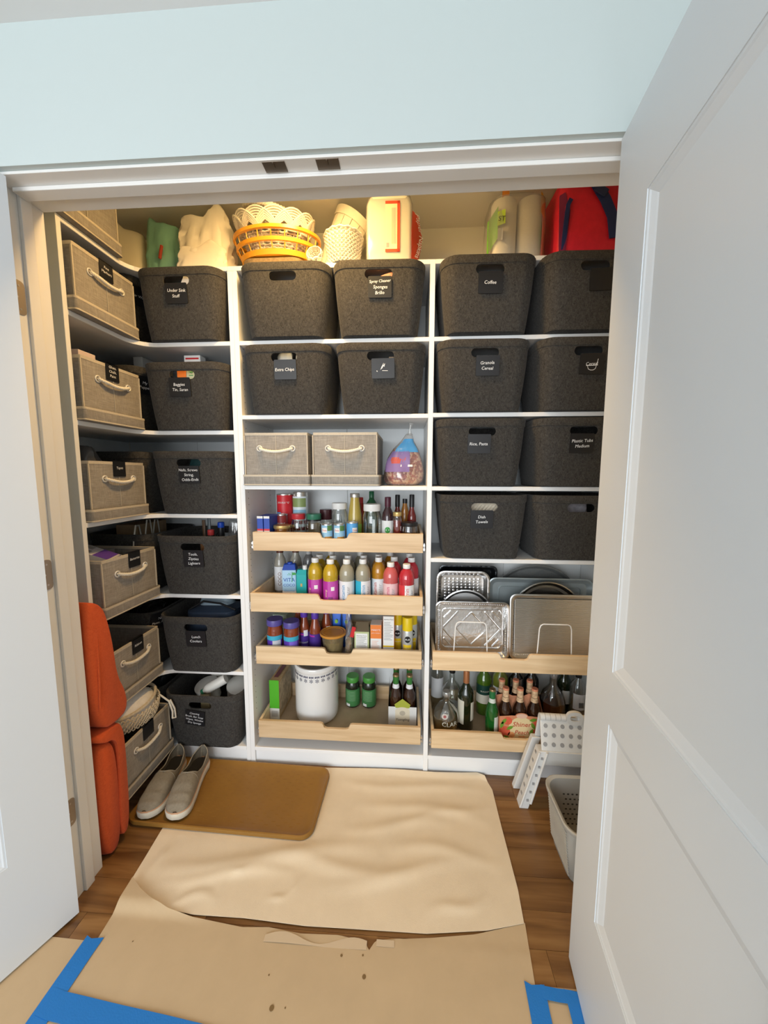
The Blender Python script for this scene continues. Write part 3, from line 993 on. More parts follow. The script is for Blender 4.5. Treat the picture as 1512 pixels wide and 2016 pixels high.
r = thing('cooking_bottle', 'dark green bottle at the back of the top drawer', 'bottle', (-0.199, 2.03, z1), 0, 'bottles in the top drawer')
lath('body', r, [(.036, 0), (.038, .006), (.038, .18), (.036, .205), (.016, .232), (.0135, .245)], C('green_glass', (0.01, 0.075, 0.025), 0.06, coat=.6), 24)
lath('cap', r, [(.0145, .243), (.0145, .276), (.013, .278)], C('green_cap', (0.01, 0.10, 0.04), .35), 18)
r = thing('sauce_bottle', 'red capped sauce bottle mostly hidden behind the yellow bottle', 'bottle', (-0.262, 2.012, z1), 0)
lath('body', r, [(.022, 0), (.024, .004), (.024, .19), (.016, .215)], C('red_sauce', (0.30, 0.02, 0.01), .2), 20)
lath('cap', r, [(.017, .212), (.017, .242), (.015, .244)], C('red_cap', (0.45, 0.02, 0.02), .35), 18)
jar('storage_jar', 'large clear jar with a white lid beside the vinegar bottle', -0.180, 1.866, z1, 0.050, 0.219, WHITEP, 0.033)
r = thing('vinegar_bottle', 'dark vinegar bottle with a white label and green seal', 'bottle', (-0.097, 1.866, z1), 0, 'bottles in the top drawer')
lath('body', r, [(.030, 0), (.032, .005), (.032, .145), (.028, .172), (.015, .20), (.0145, .208)], C('dark_vinegar', (0.035, 0.008, 0.012), 0.08, coat=.6), 24)
lath('cap', r, [(.016, .205), (.0165, .21), (.0165, .252), (.015, .256)], C('plum_cap', (0.07, 0.01, 0.025), .4), 18)
lb = band('label', r, .0325, .018, .134, PAPERW, 22, -85, 85)
m = M()
m.grid(lambda u, v: (.0329 * math.sin(.45 * math.sqrt(v) * math.cos(2 * PI * u)), -.0331 * math.cos(.45 * math.sqrt(v) * math.cos(2 * PI * u)), .085 + .0165 * math.sqrt(v) * math.sin(2 * PI * u)), 24, 1)
obj('seal', m, GREEN, lb)
def hot_sauce(label, x, y, h=0.266):
    r = thing('hot_sauce', label, 'bottle', (x, y, z1), 0, 'bottles in the top drawer')
    k = h / 0.266
    lath('body', r, [(.023, 0), (.025, .004), (.025, .13 * k), (.024, .15 * k), (.0125, .186 * k), (.0115, .20 * k)], C('hot_sauce', (0.16, 0.012, 0.008), 0.08, coat=.6), 22)
    lath('cap', r, [(.0135, .198 * k), (.0135, .262 * k), (.012, h)], BLACK, 16)
    band('label', r, .0254, .03, .10, C('sauce_label', (0.62, 0.58, 0.52)), 20, -60, 60)
    return r
hot_sauce('hot sauce bottle with a black cap behind the pink jar', -0.049, 1.98, 0.262)
hot_sauce('hot sauce bottle with a black cap at the right end', 0.030, 1.935)
r = thing('vinegar_bottle', 'amber oil bottle wedged between the two hot sauces', 'bottle', (-0.008, 2.0, z1), 0)
lath('body', r, [(.024, 0), (.026, .004), (.026, .15), (.014, .20), (.012, .215)], C('amber_liquid', (0.36, 0.14, 0.02), 0.1, coat=.5), 20)
lath('cap', r, [(.0135, .213), (.0135, .238)], BLACK, 16)
r = jar('pepper_jar', 'slim jar of red peppers with a gold cap', -0.046, 1.825, z1, 0.0245, 0.182, GOLD, 0.018, fill=C('peppers', (0.20, 0.012, 0.012), .3), fillh=.14, neck=.8)
band('label', r, .0250, .02, .065, C('pink_label', (0.62, 0.22, 0.24)), 20, -70, 70)
r = jar('jam_jar', 'squat dark jam jar with a black lid in the corner', 0.016, 1.836, z1, 0.044, 0.128, BLACK, 0.016, fill=C('dark_jam', (0.03, 0.008, 0.008), .25), fillh=.10, neck=.94)
for i, (x, y, hh, lb) in enumerate(((-0.411, 1.813, .119, 'pineapple can, left one of three at the drawer notch'), (-0.346, 1.813, .119, 'pineapple can, middle one of three at the drawer notch'), (-0.281, 1.828, .128, 'blue pineapple can, right one of three at the drawer notch'))):
    r = tin_can(lb, x, y, z1, 0.0305, hh, SKY if i == 2 else C('can_pale_blue', (0.30, 0.55, 0.75)), 'pineapple cans')
    if i < 2:
        band('fruit_print', r, .0303, .02, .055, C('pineapple', (0.45, 0.22, 0.04)), 20, -10, 70)
        band('yellow_print', r, .0304, .006, .026, YELLOW, 20, -55, 15)
        band('leaf_print', r, .0303, .085, .112, C('leafy2', (0.10, 0.22, 0.06)), 20, 15, 75)
    s_ = band('logo_patch', r, .0304, .076, .100, PAPERW, 20, -42 if i < 2 else 10, 12 if i < 2 else 64)
    ctext(s_, 'Dole', .0306, .088, .012, RED, -15 if i < 2 else 37, .024)

# ------------------------------------------------------------------ second drawer: drinks
z2 = 0.898
VW = [(.030, 0), (.0375, .006), (.039, .014), (.039, .040), (.0385, .135), (.0375, .138), (.039, .146), (.039, .165), (.037, .184), (.030, .203), (.021, .215), (.0155, .221), (.0155, .226)]
def water_bottle(label, x, y, liquid, lab1, lab2, txt, tcol, ang=0.0, vert=True, sc=1.0, group='bottled vitamin drinks', words=('vitamin', 'water')):
    r = thing('drink_bottle', label, 'bottle', (x, y, z2), math.radians(ang), group)
    lath('body', r, [(a, b * sc) for a, b in VW], liquid, 26, 60)
    lath('cap', r, [(.0185, .221 * sc), (.019, .2235 * sc), (.019, .241 * sc), (.0175, .2445 * sc)], WHITEP, 22)
    lb = band('label', r, .0396, .020, .136 * sc, lab1, 28, None)
    if lab2:
        band('label_panel', lb, .0399, .020, .136 * sc, lab2, 16, -30 if txt else -20, 62 if txt else 40)
    if txt:
        ctext(lb, words[0], .0402, .078 * sc, .019, tcol, -26 + 12, .10, True)
        ctext(lb, words[1], .0402, .078 * sc, .019, C('print_grey', (0.45, 0.45, 0.47)), 22, .10, True)
    else:
        ctext(lb, 'energy', .0402, .075, .010, CREAMP, -35, .07, True)
        m = M()
        for k in range(7):
            m.box((-.012, -.0407, .030 + k * .004), (.012, -.0402, .0315 + k * .004))
        obj('barcode', m, INK, lb)
        band('panel', lb, .0400, .088, .108, PAPERW, 8, 4, 30)
    return r
def liquid(name, c):
    return pm(name, c, 0.08, coat=0.7, trans=0.25)
LY, LG, LO, LP, LR = liquid('yellow_drink', (0.62, 0.42, 0.02)), liquid('pale_drink', (0.42, 0.40, 0.30)), liquid('orange_drink', (0.62, 0.28, 0.02)), liquid('pink_drink', (0.72, 0.14, 0.14)), liquid('red_drink', (0.62, 0.03, 0.05))
WT = C('label_white', (0.78, 0.80, 0.83))
TEALL = C('label_cyan', (0.03, 0.42, 0.62))
BLU2 = C('label_text_blue', (0.05, 0.28, 0.58))
water_bottle('yellow vitamin drink with a magenta label, left one in front', -0.474, 1.802, LY, MAGENTA, C('magenta2', (0.52, 0.08, 0.42)), False, PAPERW, 0)
water_bottle('yellow vitamin drink with a magenta label, at the drawer notch', -0.388, 1.776, LY, MAGENTA, C('magenta2', (0.5, 0.1, 0.4)), False, PAPERW, 10)
water_bottle('clear vitamin drink with a white label, at the drawer notch', -0.304, 1.782, LG, WT, None, True, BLU2, -6)
water_bottle('clear vitamin drink with a cyan label', -0.221, 1.792, LG, TEALL, WT, True, BLU2, 22)
water_bottle('orange vitamin drink with a red and white label', -0.143, 1.838, LO, WT, None, True, C('label_red', (0.55, 0.06, 0.04)), -10)
water_bottle('pink vitamin drink with a pale pink label', -0.077, 1.778, LP, C('label_pink', (0.78, 0.55, 0.58)), None, True, C('label_pinkred', (0.60, 0.05, 0.15)), -5, sc=.955)
water_bottle('red vitamin drink with a red and white label, far right front', 0.004, 1.762, LR, C('label_red2', (0.62, 0.04, 0.05)), WT, True, C('label_red', (0.55, 0.06, 0.04)), 18, sc=.94)
for i, (x, y, lq, lm, nm) in enumerate(((-0.474, 1.902, LY, MAGENTA, 'yellow vitamin drink in the second row behind the left magenta label'), (-0.396, 1.885, LY, MAGENTA, 'yellow vitamin drink in the second row behind the notch'), (-0.314, 1.89, LG, WT, 'clear vitamin drink in the second row behind the white label'), (-0.230, 1.90, LG, TEALL, 'clear vitamin drink in the second row behind the cyan label'),
                                    (-0.150, 1.93, LO, WT, 'orange vitamin drink in the second row'), (-0.062, 1.875, LR, WT, 'red vitamin drink in the second row behind the pink one'), (0.030, 1.862, LR, WT, 'red vitamin drink in the second row at the right end'),
                                    (-0.43, 1.99, LY, MAGENTA, 'yellow vitamin drink in the third row'), (-0.26, 1.99, LG, WT, 'clear vitamin drink in the third row'), (-0.09, 2.0, LO, WT, 'orange vitamin drink in the third row'), (0.02, 1.965, LR, WT, 'red vitamin drink in the third row'))):
    water_bottle(nm, x, y, lq, lm, None, False, PAPERW, 30, sc=.98)
for x, y, lb in ((-0.728, 1.985, 'tall clear bottle with a brown cap and white label, far left'), (-0.640, 2.00, 'tall clear bottle with a brown cap behind the coconut water')):
    r = thing('smoothie_bottle', lb, 'bottle', (x, y, z2), 0, 'brown capped bottles')
    lath('body', r, [(.031, 0), (.034, .005), (.034, .16), (.030, .19), (.019, .215), (.018, .23)], C('murky_liquid', (0.34, 0.32, 0.27), 0.1, coat=.5), 24)
    lath('cap', r, [(.020, .228), (.020, .262), (.018, .264)], C('brown_cap', (0.10, 0.03, 0.02), .4), 20)
    l_ = band('label', r, .0345, .012, .15, WT, 24)
    ctext(l_, 'COCO', .0347, .08, .018, C('print_brown', (0.22, 0.10, 0.07)), 10, .1, True)
r = thing('drink_bottle', 'dark drink bottle behind the teal carton', 'bottle', (-0.555, 1.97, z2), 0)
lath('body', r, [(.030, 0), (.033, .005), (.033, .17), (.028, .20), (.015, .228)], C('grey_liquid', (0.12, 0.12, 0.12), .12, coat=.5), 22)
lath('cap', r, [(.017, .226), (.017, .248)], C('grey_cap', (.4, .4, .4)), 18)
# coconut water carton
r = thing('juice_carton', 'pale blue coconut water carton with a dark blue screw top', 'carton', (-0.630, 1.865, z2), 0.10)
b = obj('carton', M().box((-.037, -.030, 0), (.037, .030, .165)), C('carton_blue', (0.42, 0.66, 0.86), .35), r, bevel=.003)
m = M().loft([rrect(.074, .06, .004, 2, .165), rrect(.06, .034, .004, 2, .192), rrect(.058, .012, .003, 2, .196)])
obj('gable', m, BLUE, r)
lath('cap', r, [(.014, .18), (.014, .202), (.012, .204)], BLUE, 18)
patch('label_white', b, -.037, .037, .001, .050, PAPERW, -.0302)
ftext(b, 'VITA', 0.0, .112, .021, BLUE, -.0304, .062)
ftext(b, 'COCO', 0.0, .083, .019, BLUE, -.0304, .062)
ftext(b, 'Coconut', 0.0, .052, .012, SKY, -.0306, .055, slant=.25)
ftext(b, 'WATER', 0.012, .034, .006, SKY, -.0306, .04)
m = M()
for k in range(6):
    a = math.radians(20 + k * 28)
    m.add([(.016, -.0312, .138), (.016 + .030 * math.cos(a) * .9, -.0312, .134 + .016 * math.sin(a)), (.016 + .024 * math.cos(a + .25), -.0312, .140 + .018 * math.sin(a + .25))], [(0, 1, 2)])
m.box((.0145, -.0313, .10), (.0175, -.0306, .138))
obj('palm_print', m, GREEN, b)
r = thing('juice_carton', 'teal juice carton with a white cap beside the coconut water', 'carton', (-0.552, 1.838, z2), -0.05)
b = obj('carton', M().box((-.028, -.026, 0), (.028, .026, .150)), C('carton_teal', (0.02, 0.42, 0.42), .35), r, bevel=.003)
obj('gable', M().loft([rrect(.056, .052, .003, 2, .150), rrect(.05, .03, .003, 2, .172)]), MATS['carton_teal'], r)
lath('cap', r, [(.0125, .163), (.0125, .192), (.011, .194)], WHITEP, 18, loc=(.013, 0, 0))
patch('emblem', b, -.005, .005, .083, .100, GOLD, -.0262)

# ------------------------------------------------------------------ third drawer: sauces, mixes
z3 = 0.595
LILAC = C('lilac_lid', (0.10, 0.08, 0.32), .35)
SAUCE = C('tomato_sauce', (0.24, 0.045, 0.012), .12, coat=.6)
for x, y, h, lb, blue_left in ((-0.706, 1.818, .205, 'tomato sauce jar with a purple lid, left corner', 0), (-0.613, 1.812, .198, 'tomato sauce jar with a purple lid and blue label', 1)):
    r = thing('sauce_jar', lb, 'jar', (x, y, z3), 0, 'sauce jars')
    lath('body', r, [(.038, 0), (.042, .006), (.042, .13), (.040, .15), (.036, .165), (.036, .178)], SAUCE, 26)
    lath('lid', r, [(.040, h - .033), (.043, h - .03), (.043, h - .006), (.041, h)], LILAC, 26)
    l_ = band('label', r, .0425, .02, .122, PURPLE, 24, -75, 75)
    band('label_stripe', l_, .0428, .098, .122, C('label_aqua', (0.05, 0.42, 0.60)), 24, -75, 75)
    band('label_panel', l_, .0428, .02, .097, C('label_grey', (0.62, 0.62, 0.66)) if not blue_left else C('label_violet', (0.20, 0.12, 0.62)), 24, 0, 60)
def ketchup(label, x, y, txt=True, badge=True):
    r = thing('ketchup_bottle', label, 'bottle', (x, y, z3), 0, 'ketchup bottles')
    lath('body', r, [(.027, 0), (.031, .006), (.032, .11), (.029, .145), (.020, .178), (.016, .20)], SAUCE, 24)
    lath('cap', r, [(.019, .198), (.0205, .202), (.020, .236), (.018, .24)], PURPLE, 20)
    l_ = band('label', r, .0325, .012, .118, C('ketchup_label', (0.07, 0.03, 0.26)), 24, -80, 80)
    if badge:
        band('badge', l_, .0328, .098, .132, WT, 12, 10, 50)
    band('stripe', l_, .0328, .104, .112, MAGENTA, 12, -80, 8)
    if txt:
        ctext(l_, 'KETCHUP', .0328, .062, .012, PAPERW, 5, .05)
    return r
ketchup('ketchup bottle with a purple cap next to the sauce jars', -0.560, 1.870)
ketchup('ketchup bottle with a purple cap, middle one, back turned', -0.494, 1.852, False, False)
ketchup('ketchup bottle with a purple cap behind the orange-lidded tub', -0.448, 1.928)
ketchup('ketchup bottle with a purple cap in the back row', -0.612, 1.935, False, False)
for x, y, lb in ((-0.392, 1.95, 'blue drink pouch left of the clear bag'), (-0.334, 1.945, 'blue drink pouch touching the clear bag')):
    r = thing('drink_pouch', lb, 'pouch', (x, y, z3), 0, 'blue pouches')
    m = M()
    m.loft([rrect(.052, .036, .012, 3, 0), rrect(.055, .040, .014, 3, .07), rrect(.054, .028, .012, 3, .14), rrect(.053, .006, .0025, 3, .19), rrect(.053, .003, .001, 3, .205)])
    b = obj('pouch', m, C('pouch_blue', (0.02, 0.10, 0.46), .25, metal=.2), r, 40)
    m = M()
    m.grid(lambda u, v: (.009 * math.sqrt(v) * math.cos(2 * PI * u), -.0185, .148 + .012 * math.sqrt(v) * math.sin(2 * PI * u)), 16, 1)
    obj('emblem', m, C('emblem_green', (.25, .5, .05)), b)
r = carton('mix_carton', 'pale green carton at the back left of the third drawer', 'carton', -0.728, 2.0, z3, .082, .10, .17, C('pale_green_card', (0.50, 0.62, 0.48), .5))
patch('picture', r, -.036, .036, .10, .15, C('picture_green', (.18, .30, .12)), -.05)
# tub with orange lid
r = thing('food_tub', 'clear round tub with an orange lid resting in the drawer notch', 'tub', (-0.392, 1.838, z3 + .001), 0)
lath('body', r, [(.046, 0), (.048, .003), (.062, .118), (.064, .122)], thin_glass('tub_plastic', (.80, .76, .62), .1, .08, .25, (.55, .45, .25)), 30, 50, True, False)
lath('contents', r, [(.044, .003), (.056, .085)], C('tub_food', (0.30, 0.22, 0.08), .7, var=.3, vs=60), 26)
l_ = lath('lid', r, [(.066, .116), (.0705, .118), (.0715, .126), (.069, .130), (.064, .127), (.001, .127)], C('orange_lid', (0.62, 0.27, 0.04), .4), 36, 30)
lath('lid_ring', l_, [(.052, .127), (.053, .1285), (.055, .1285), (.056, .127)], MATS['orange_lid'], 36, 30, False, False)
r = thing('snack_bag', 'clear crinkled snack bag between the tub and the green box', 'bag', (-0.305, 1.845, z3), 0)
def baggy(wd, dp, ht, seed, pinch=0.35, n=26, rings=12, amp=0.012):
    R = []
    for i in range(rings + 1):
        t = i / rings
        k = (1 - pinch * max(0, (t - .55) / .45) ** 1.5)
        row = []
        for j in range(n):
            a = 2 * PI * j / n
            rad = 1 + 0.10 * math.sin(3 * a + seed + 4 * t) + 0.06 * math.sin(7 * a + 2 * seed + 9 * t)
            dx = wd / 2 * math.cos(a) * rad * k
            dy = dp / 2 * math.sin(a) * rad * k * (1 - .5 * max(0, t - .5))
            dx += amp * noise.noise((math.cos(a) * 2 + seed, math.sin(a) * 2, t * 4))
            dy += amp * noise.noise((math.cos(a) * 2, math.sin(a) * 2 + seed, t * 4 + 7))
            row.append((dx, dy, ht * t))
        R.append(row)
    return M().loft(R)
obj('film', baggy(.038, .06, .235, 1.3, .5), FILM, r, 50)
obj('snacks', baggy(.032, .045, .10, 2.1, .3), C('snack_mix', (0.40, 0.26, 0.14), .7, var=.5, vs=45), r, 50)
obj('print_band', M().box((-.02, -.034, .12), (.0, -.032, .18)), RED, r, rot=(0.05, 0.25, 0))
# boxes
r = carton('mix_carton', 'light green mix carton with a nutrition panel and an open top', 'carton', -0.231, 1.838, z3, .078, .07, .150, C('light_green_card', (0.52, 0.58, 0.30), .5))
patch('panel', r, -.031, .031, .005, .140, PAPERW, -.035)
ftext(r, 'Nutrition Facts', 0, .128, .006, INK, -.0355, .056)
lines_print(r, -.028, .028, .050, .118, 9, INK, -.0354)
obj('flap', M().add([(-.039, -.035, .150), (.039, -.035, .150), (.034, .004, .188), (-.034, .004, .188)], [(0, 1, 2, 3)]).add([(-.034, .005, .187), (.034, .005, .187), (.039, .035, .150), (-.039, .035, .150)], [(0, 1, 2, 3)]), C('inner_brown', (.16, .12, .07), .7), r)
r = carton('cracker_carton', 'orange and white cracker carton with its top folded', 'carton', -0.155, 1.838, z3, .058, .07, .190, PAPERW)
patch('orange_panel', r, -.029, .029, .115, .1895, ORANGE, -.035)
ftext(r, "MARY'S", 0, .162, .013, PAPERW, -.0356, .046)
ftext(r, 'gone crackers', 0, .146, .006, PAPERW, -.0356, .046)
lines_print(r, -.022, .020, .06, .10, 6, ORANGE, -.0354)
lines_print(r, -.022, .010, .015, .04, 4, INK, -.0354)
obj('flap', M().box((-.028, -.034, .1902), (.028, -.030, .225)), C('flap_orange', (.60, .30, .18), .6), r, rot=(-.35, 0, 0), loc=(0, .06, .01))
r = carton('cracker_carton', 'white carton with orange sides and a nutrition panel', 'carton', -0.088, 1.838, z3, .058, .07, .238, PAPERW)
for sx in (-1, 1):
    obj('side_print', M().box((sx * .029 - .0004, -.0348, .001), (sx * .029 + .0004, .0348, .237)), ORANGE, r)
ftext(r, 'Nutrition Facts', 0, .222, .007, INK, -.0355, .05)
lines_print(r, -.024, .024, .11, .205, 12, INK, -.0354)
patch('yellow_stripe', r, -.029, .029, .070, .078, YELLOW, -.035)
lines_print(r, -.024, .020, .02, .055, 4, ORANGE, -.0354)
def spray(label, x, y):
    r = thing('spray_can', label, 'spray can', (x, y, z3), 0, 'yellow cooking spray cans')
    lath('body', r, [(.027, 0), (.0285, .003), (.0285, .155), (.026, .163)], C('spray_silver', (.60, .62, .60), .3, metal=.4), 26)
    lath('cap', r, [(.0275, .162), (.0275, .225), (.024, .232)], C('spray_yellow', (.80, .58, .01), .35), 26)
    l_ = band('label_patch', r, .0288, .012, .088, YELLOW, 18, -50, 45)
    m = M()
    m.grid(lambda u, v: (.0292 * math.sin(.55 * math.sqrt(v) * math.cos(2 * PI * u)), -.0292 * math.cos(.55 * math.sqrt(v) * math.cos(2 * PI * u)), .118 + .018 * math.sqrt(v) * math.sin(2 * PI * u)), 20, 1)
    b_ = obj('badge', m, BLACK, l_)
    ctext(b_, 'Simply', .0294, .118, .008, PAPERW, 0, .026, slant=.2)
    ctext(l_, 'baking spray', .0290, .072, .006, PAPERW, 0, .04)
    return r
spray('yellow capped cooking spray in front, right end of the third drawer', 0.012, 1.822)
spray('yellow capped cooking spray behind the white carton', -0.043, 1.895)
spray('yellow capped cooking spray in the right back corner', 0.038, 1.905)

# ------------------------------------------------------------------ bottom drawer: crock, vitamins, beer carton
z4 = 0.177
r = carton('cracker_box', 'long cracker box lying on its side edge with a green and white end', 'carton', -0.741, 1.972, z4, .054, .205, .230, C('box_tan', (.52, .36, .18), .6, var=.15, vs=20), -0.02)
patch('green_end', r, -.028, .028, .065, .2345, C('box_green', (.08, .42, .02), .45), -.1025)
patch('white_end', r, -.028, .028, .0, .065, PAPERW, -.1025)
patch('white_square', r, -.018, .018, .014, .05, C('label_grey2', (.6, .6, .6)), -.103)
obj('top_print', M().box((-.012, -.07, .235), (.012, .07, .2356)), C('print_maroon', (.18, .05, .06)), r)
obj('side_print', M().box((.028, -.09, .02), (.0286, .095, .215)), C('print_pale', (.48, .38, .24), .6, var=.4, vs=30), r)
r = thing('stoneware_crock', 'large white stoneware crock with a dark blue stencilled border', 'crock', (-0.512, 1.938, z4), 0)
CER = C('crock_glaze', (.80, .80, .78), .14, coat=.4)
lath('body', r, [(.108, 0), (.118, .006), (.122, .02), (.124, .06), (.1235, .28), (.121, .300), (.123, .306), (.126, .312), (.126, .328), (.122, .334), (.114, .334), (.110, .325), (.111, .05), (.10, .02)], CER, 48, 45)
m = M()
NAVY = C('stencil_navy', (.02, .025, .09), .3)
def on_c(a, z, rr=.1246):
    return (rr * math.sin(a), -rr * math.cos(a), z)
for k in range(24):
    a = 2 * PI * k / 24
    for dz, s_ in ((.292, 1),):
        for q in range(3):
            t0 = a + (q - 1) * .075
            m.add([on_c(t0 - .03, dz), on_c(t0, dz - .008), on_c(t0 + .03, dz), on_c(t0, dz + .006)], [(0, 1, 2, 3)])
    c_ = .270
    for q in range(6):
        b_ = q * PI / 3 + PI / 6
        m.add([on_c(a, c_), on_c(a + .075 * math.cos(b_ - .22), c_ + .0095 * math.sin(b_ - .22)), on_c(a + .095 * math.cos(b_), c_ + .012 * math.sin(b_)), on_c(a + .075 * math.cos(b_ + .22), c_ + .0095 * math.sin(b_ + .22))], [(0, 1, 2, 3)])
obj('stencil_border', m, NAVY, r)
for x, y, lb in ((-0.316, 2.030, 'dark vitamin bottle with a green lid beside the crock'), (-0.216, 2.032, 'dark vitamin bottle with a green lid beside the beer carton')):
    r = thing('vitamin_bottle', lb, 'bottle', (x, y, z4), 0, 'green lidded vitamin bottles')
    lath('body', r, [(.036, 0), (.042, .006), (.0435, .016), (.0435, .125), (.041, .142), (.035, .155), (.034, .160)], C('dark_bottle', (.015, .022, .012), .12, coat=.5), 28)
    lath('lid', r, [(.0365, .156), (.038, .159), (.038, .184), (.035, .188)], C('lid_green', (.07, .30, .05), .4), 28)
    l_ = band('label', r, .0440, .014, .118, C('vit_green', (.06, .22, .07), .4), 26, -90, 90)
    band('white_patch', l_, .0443, .014, .03, PAPERW, 8, -50, -15)
    m = M()
    for k in range(7):
        z_ = .05 + k * .009
        for j in range(8):
            a0, a1 = math.radians(-50 + j * 10), math.radians(-50 + j * 10 + 8)
            m.add([(.0444 * math.sin(a0), -.0444 * math.cos(a0), z_), (.0444 * math.sin(a1), -.0444 * math.cos(a1), z_), (.0444 * math.sin(a1), -.0444 * math.cos(a1), z_ + .0022), (.0444 * math.sin(a0), -.0444 * math.cos(a0), z_ + .0022)], [(0, 1, 2, 3)])
    obj('fine_print', m, C('print_palegreen', (.35, .5, .33)), l_)
def beer(label, x, y, z, glass, foil, labmat, capm, group, sc=1.0, neckband=None, body_label=None):
    r = thing('beer_bottle', label, 'bottle', (x, y, z), 0, group)
    P_ = [(.029, 0), (.0315, .004), (.0315, .135), (.029, .152), (.017, .185), (.0140, .205), (.0135, .238), (.0145, .240), (.0145, .246)]
    lath('glass', r, [(a * sc, b * sc) for a, b in P_], glass, 22, 50)
    lath('cap', r, [(.0160 * sc, .244 * sc), (.0160 * sc, .248 * sc), (.0145 * sc, .253 * sc)], capm, 20)
    if foil:
        band('neck_foil', r, .0150 * sc, .208 * sc, .243 * sc, foil, 18)
    if labmat:
        band('neck_label', r, .0178 * sc, .185 * sc, .206 * sc, labmat, 18, None, None, .0150 * sc)
    if body_label:
        band('body_label', r, .032 * sc, .03 * sc, .12 * sc, body_label, 18, 10, 110)
    return r
BROWNG = C('brown_glass', (.030, .010, .004), .06, coat=.7)
GREENG = C('beer_green_glass', (.01, .14, .02), .06, coat=.7, trans=.3)
LAGF = C('lager_foil', (.04, .20, .04), .35, metal=.2)
GCAP = C('bronze_cap', (.35, .24, .12), .35, metal=.7)
for i, (dx, dy, lb) in enumerate(((-.038, -.036, 'brown lager bottle, front left in the white carton'), (.038, -.036, 'brown lager bottle, front right in the white carton'), (-.038, .038, 'brown lager bottle, back left in the white carton'), (.038, .038, 'brown lager bottle, back right in the white carton'))):
    beer(lb, -0.012 + dx, 1.930 + dy, z4 + .002, BROWNG, LAGF, WT, GCAP, 'lager bottles in the white carton', 1.12)
r = thing('bottle_carrier', 'white four-bottle lager carton with a green crest', 'carton', (-0.012, 1.930, z4), 0)
WC = C('carton_white', (.72, .72, .70), .5)
w2, d2 = .078, .078
m = M()
b = obj('front', M().box((-w2, -d2, 0), (w2, -d2 + .0016, .118)), WC, r)
m = M()
ang = [PI * k / 12 for k in range(13)]
poly = [(-.040, 0), (.040, 0), (.040, .095)] + [(.040 * math.cos(a), .095 + .022 * math.sin(a)) for a in ang[1:-1]] + [(-.040, .095)]
m.prism(poly[::-1], lambda u, v: (u, -d2 - .0006, v), lambda u, v: (u, -d2 + .0002, v))
cr = obj('crest', m, C('crest_cream', (.74, .66, .50), .5), b)
m = M().prism([(-.038, .112), (.038, .112), (.044, .132), (.0, .165), (-.044, .132)][::-1], lambda u, v: (u, -d2 - .0004, v), lambda u, v: (u, -d2 + .0016, v))
obj('crest_top', m, C('crest_green', (.38, .42, .05), .5), b)
m = M().grid(lambda u, v: (.016 * math.sqrt(v) * math.cos(2 * PI * u), -d2 - .0010, .082 + .014 * math.sqrt(v) * math.sin(2 * PI * u)), 18, 1)
obj('eagle_print', m, C('crest_grey', (.50, .44, .34)), cr)
ftext(cr, 'Yuengling', 0, .045, .018, INK, -d2 - .0006, .076, slant=.2)
for sx in (-1, 1):
    patch('red_edge', b, sx * .060 - .018, sx * .060 + .018, 0, .008, RED, -d2)
    obj('side', M().add([(sx * w2, -d2, 0), (sx * w2, d2, 0), (sx * w2, d2, .205), (sx * w2, d2 - .02, .205), (sx * w2, -d2, .125)], [(0, 1, 2, 3, 4)]), C('carton_dark', (.05, .045, .035), .6), r)
obj('back', M().box((-w2, d2 - .0016, 0), (w2, d2, .15)), WC, r)
obj('divider', M().prism([(-d2, .01), (d2, .01), (d2, .14), (.02, .27), (.0, .285), (-.02, .27), (-.03, .20), (-d2, .13)], lambda u, v: (-.0008, u, v), lambda u, v: (.0008, u, v)), C('carton_dark', (.05, .045, .035), .6), r)
obj('base', M().box((-w2, -d2, 0), (w2, d2, .0012)), WC, r)
# ------------------------------------------------------------------ baking drawer: foil pans, trays, wire racks
z5 = 0.6075
FOIL = pm('foil', (0.80, 0.80, 0.80), 0.20, 1.0, bump=0.35, bs=45, dist=0.004)
FOILD = pm('foil_dull', (0.72, 0.71, 0.69), 0.30, 1.0, bump=0.15, bs=60, dist=0.002)
def pan(name, label, cat, x, y, z, wd, ht, dp, mat, tilt=-0.10, r=0.03, rim=0.008, bumps=None, crimp=False, group='foil pans standing in the baking drawer'):
    """rectangular pan standing on its long edge, open side to the front"""
    root = thing(name, label, cat, (x, y, z), 0, group, rot=(tilt, 0, 0))
    def ring(ins, yy):
        return [(p[0], yy, p[1] + ht / 2) for p in rrect(wd - 2 * ins, ht - 2 * ins, max(.004, r - ins * .5), 5)]
    m = M().loft([ring(0, .006), ring(0, 0.0), ring(rim * .5, -.002), ring(rim, 0.0), ring(rim + .016, dp), ring(rim + .020, dp + .001)], False, True)
    m.loft([ring(rim + .0005, .0012), ring(rim + .0165, dp + .0015), ring(rim + .0205, dp + .0025)], False, True)
    b = obj('body', m, mat, root, 35)
    if crimp:
        m = M()
        n1, n2 = int(wd / .011), int(ht / .011)
        for i in range(n1):
            u = -wd / 2 + .03 + (wd - .06) * i / (n1 - 1)
            for s_, zz_ in ((1, ht - rim - .008), (-1, rim + .008)):
                m.lathe([(.0005, -.001), (.0042, .001), (.003, .004), (.0005, .005)], 6, (u, 0, zz_ + 0))
        for i in range(n2):
            v = .03 + (ht - .06) * i / (n2 - 1)
            for s_ in (-1, 1):
                m.lathe([(.0005, -.001), (.0042, .001), (.003, .004), (.0005, .005)], 6, (s_ * (wd / 2 - rim - .008), 0, v))
        m.xf(lambda a, b_, c: (a, b_ + .012, c))
        obj('crimped_edge', m, mat, b, 60)
    return root, b
r, b = pan('foil_pan', 'shiny foil pan with embossed diamond ridges, front left', 'foil pan', 0.350, 1.806, z5 + .0075, .382, .300, .028, FOIL, -0.07, .03, .010, crimp=True)
m = M()
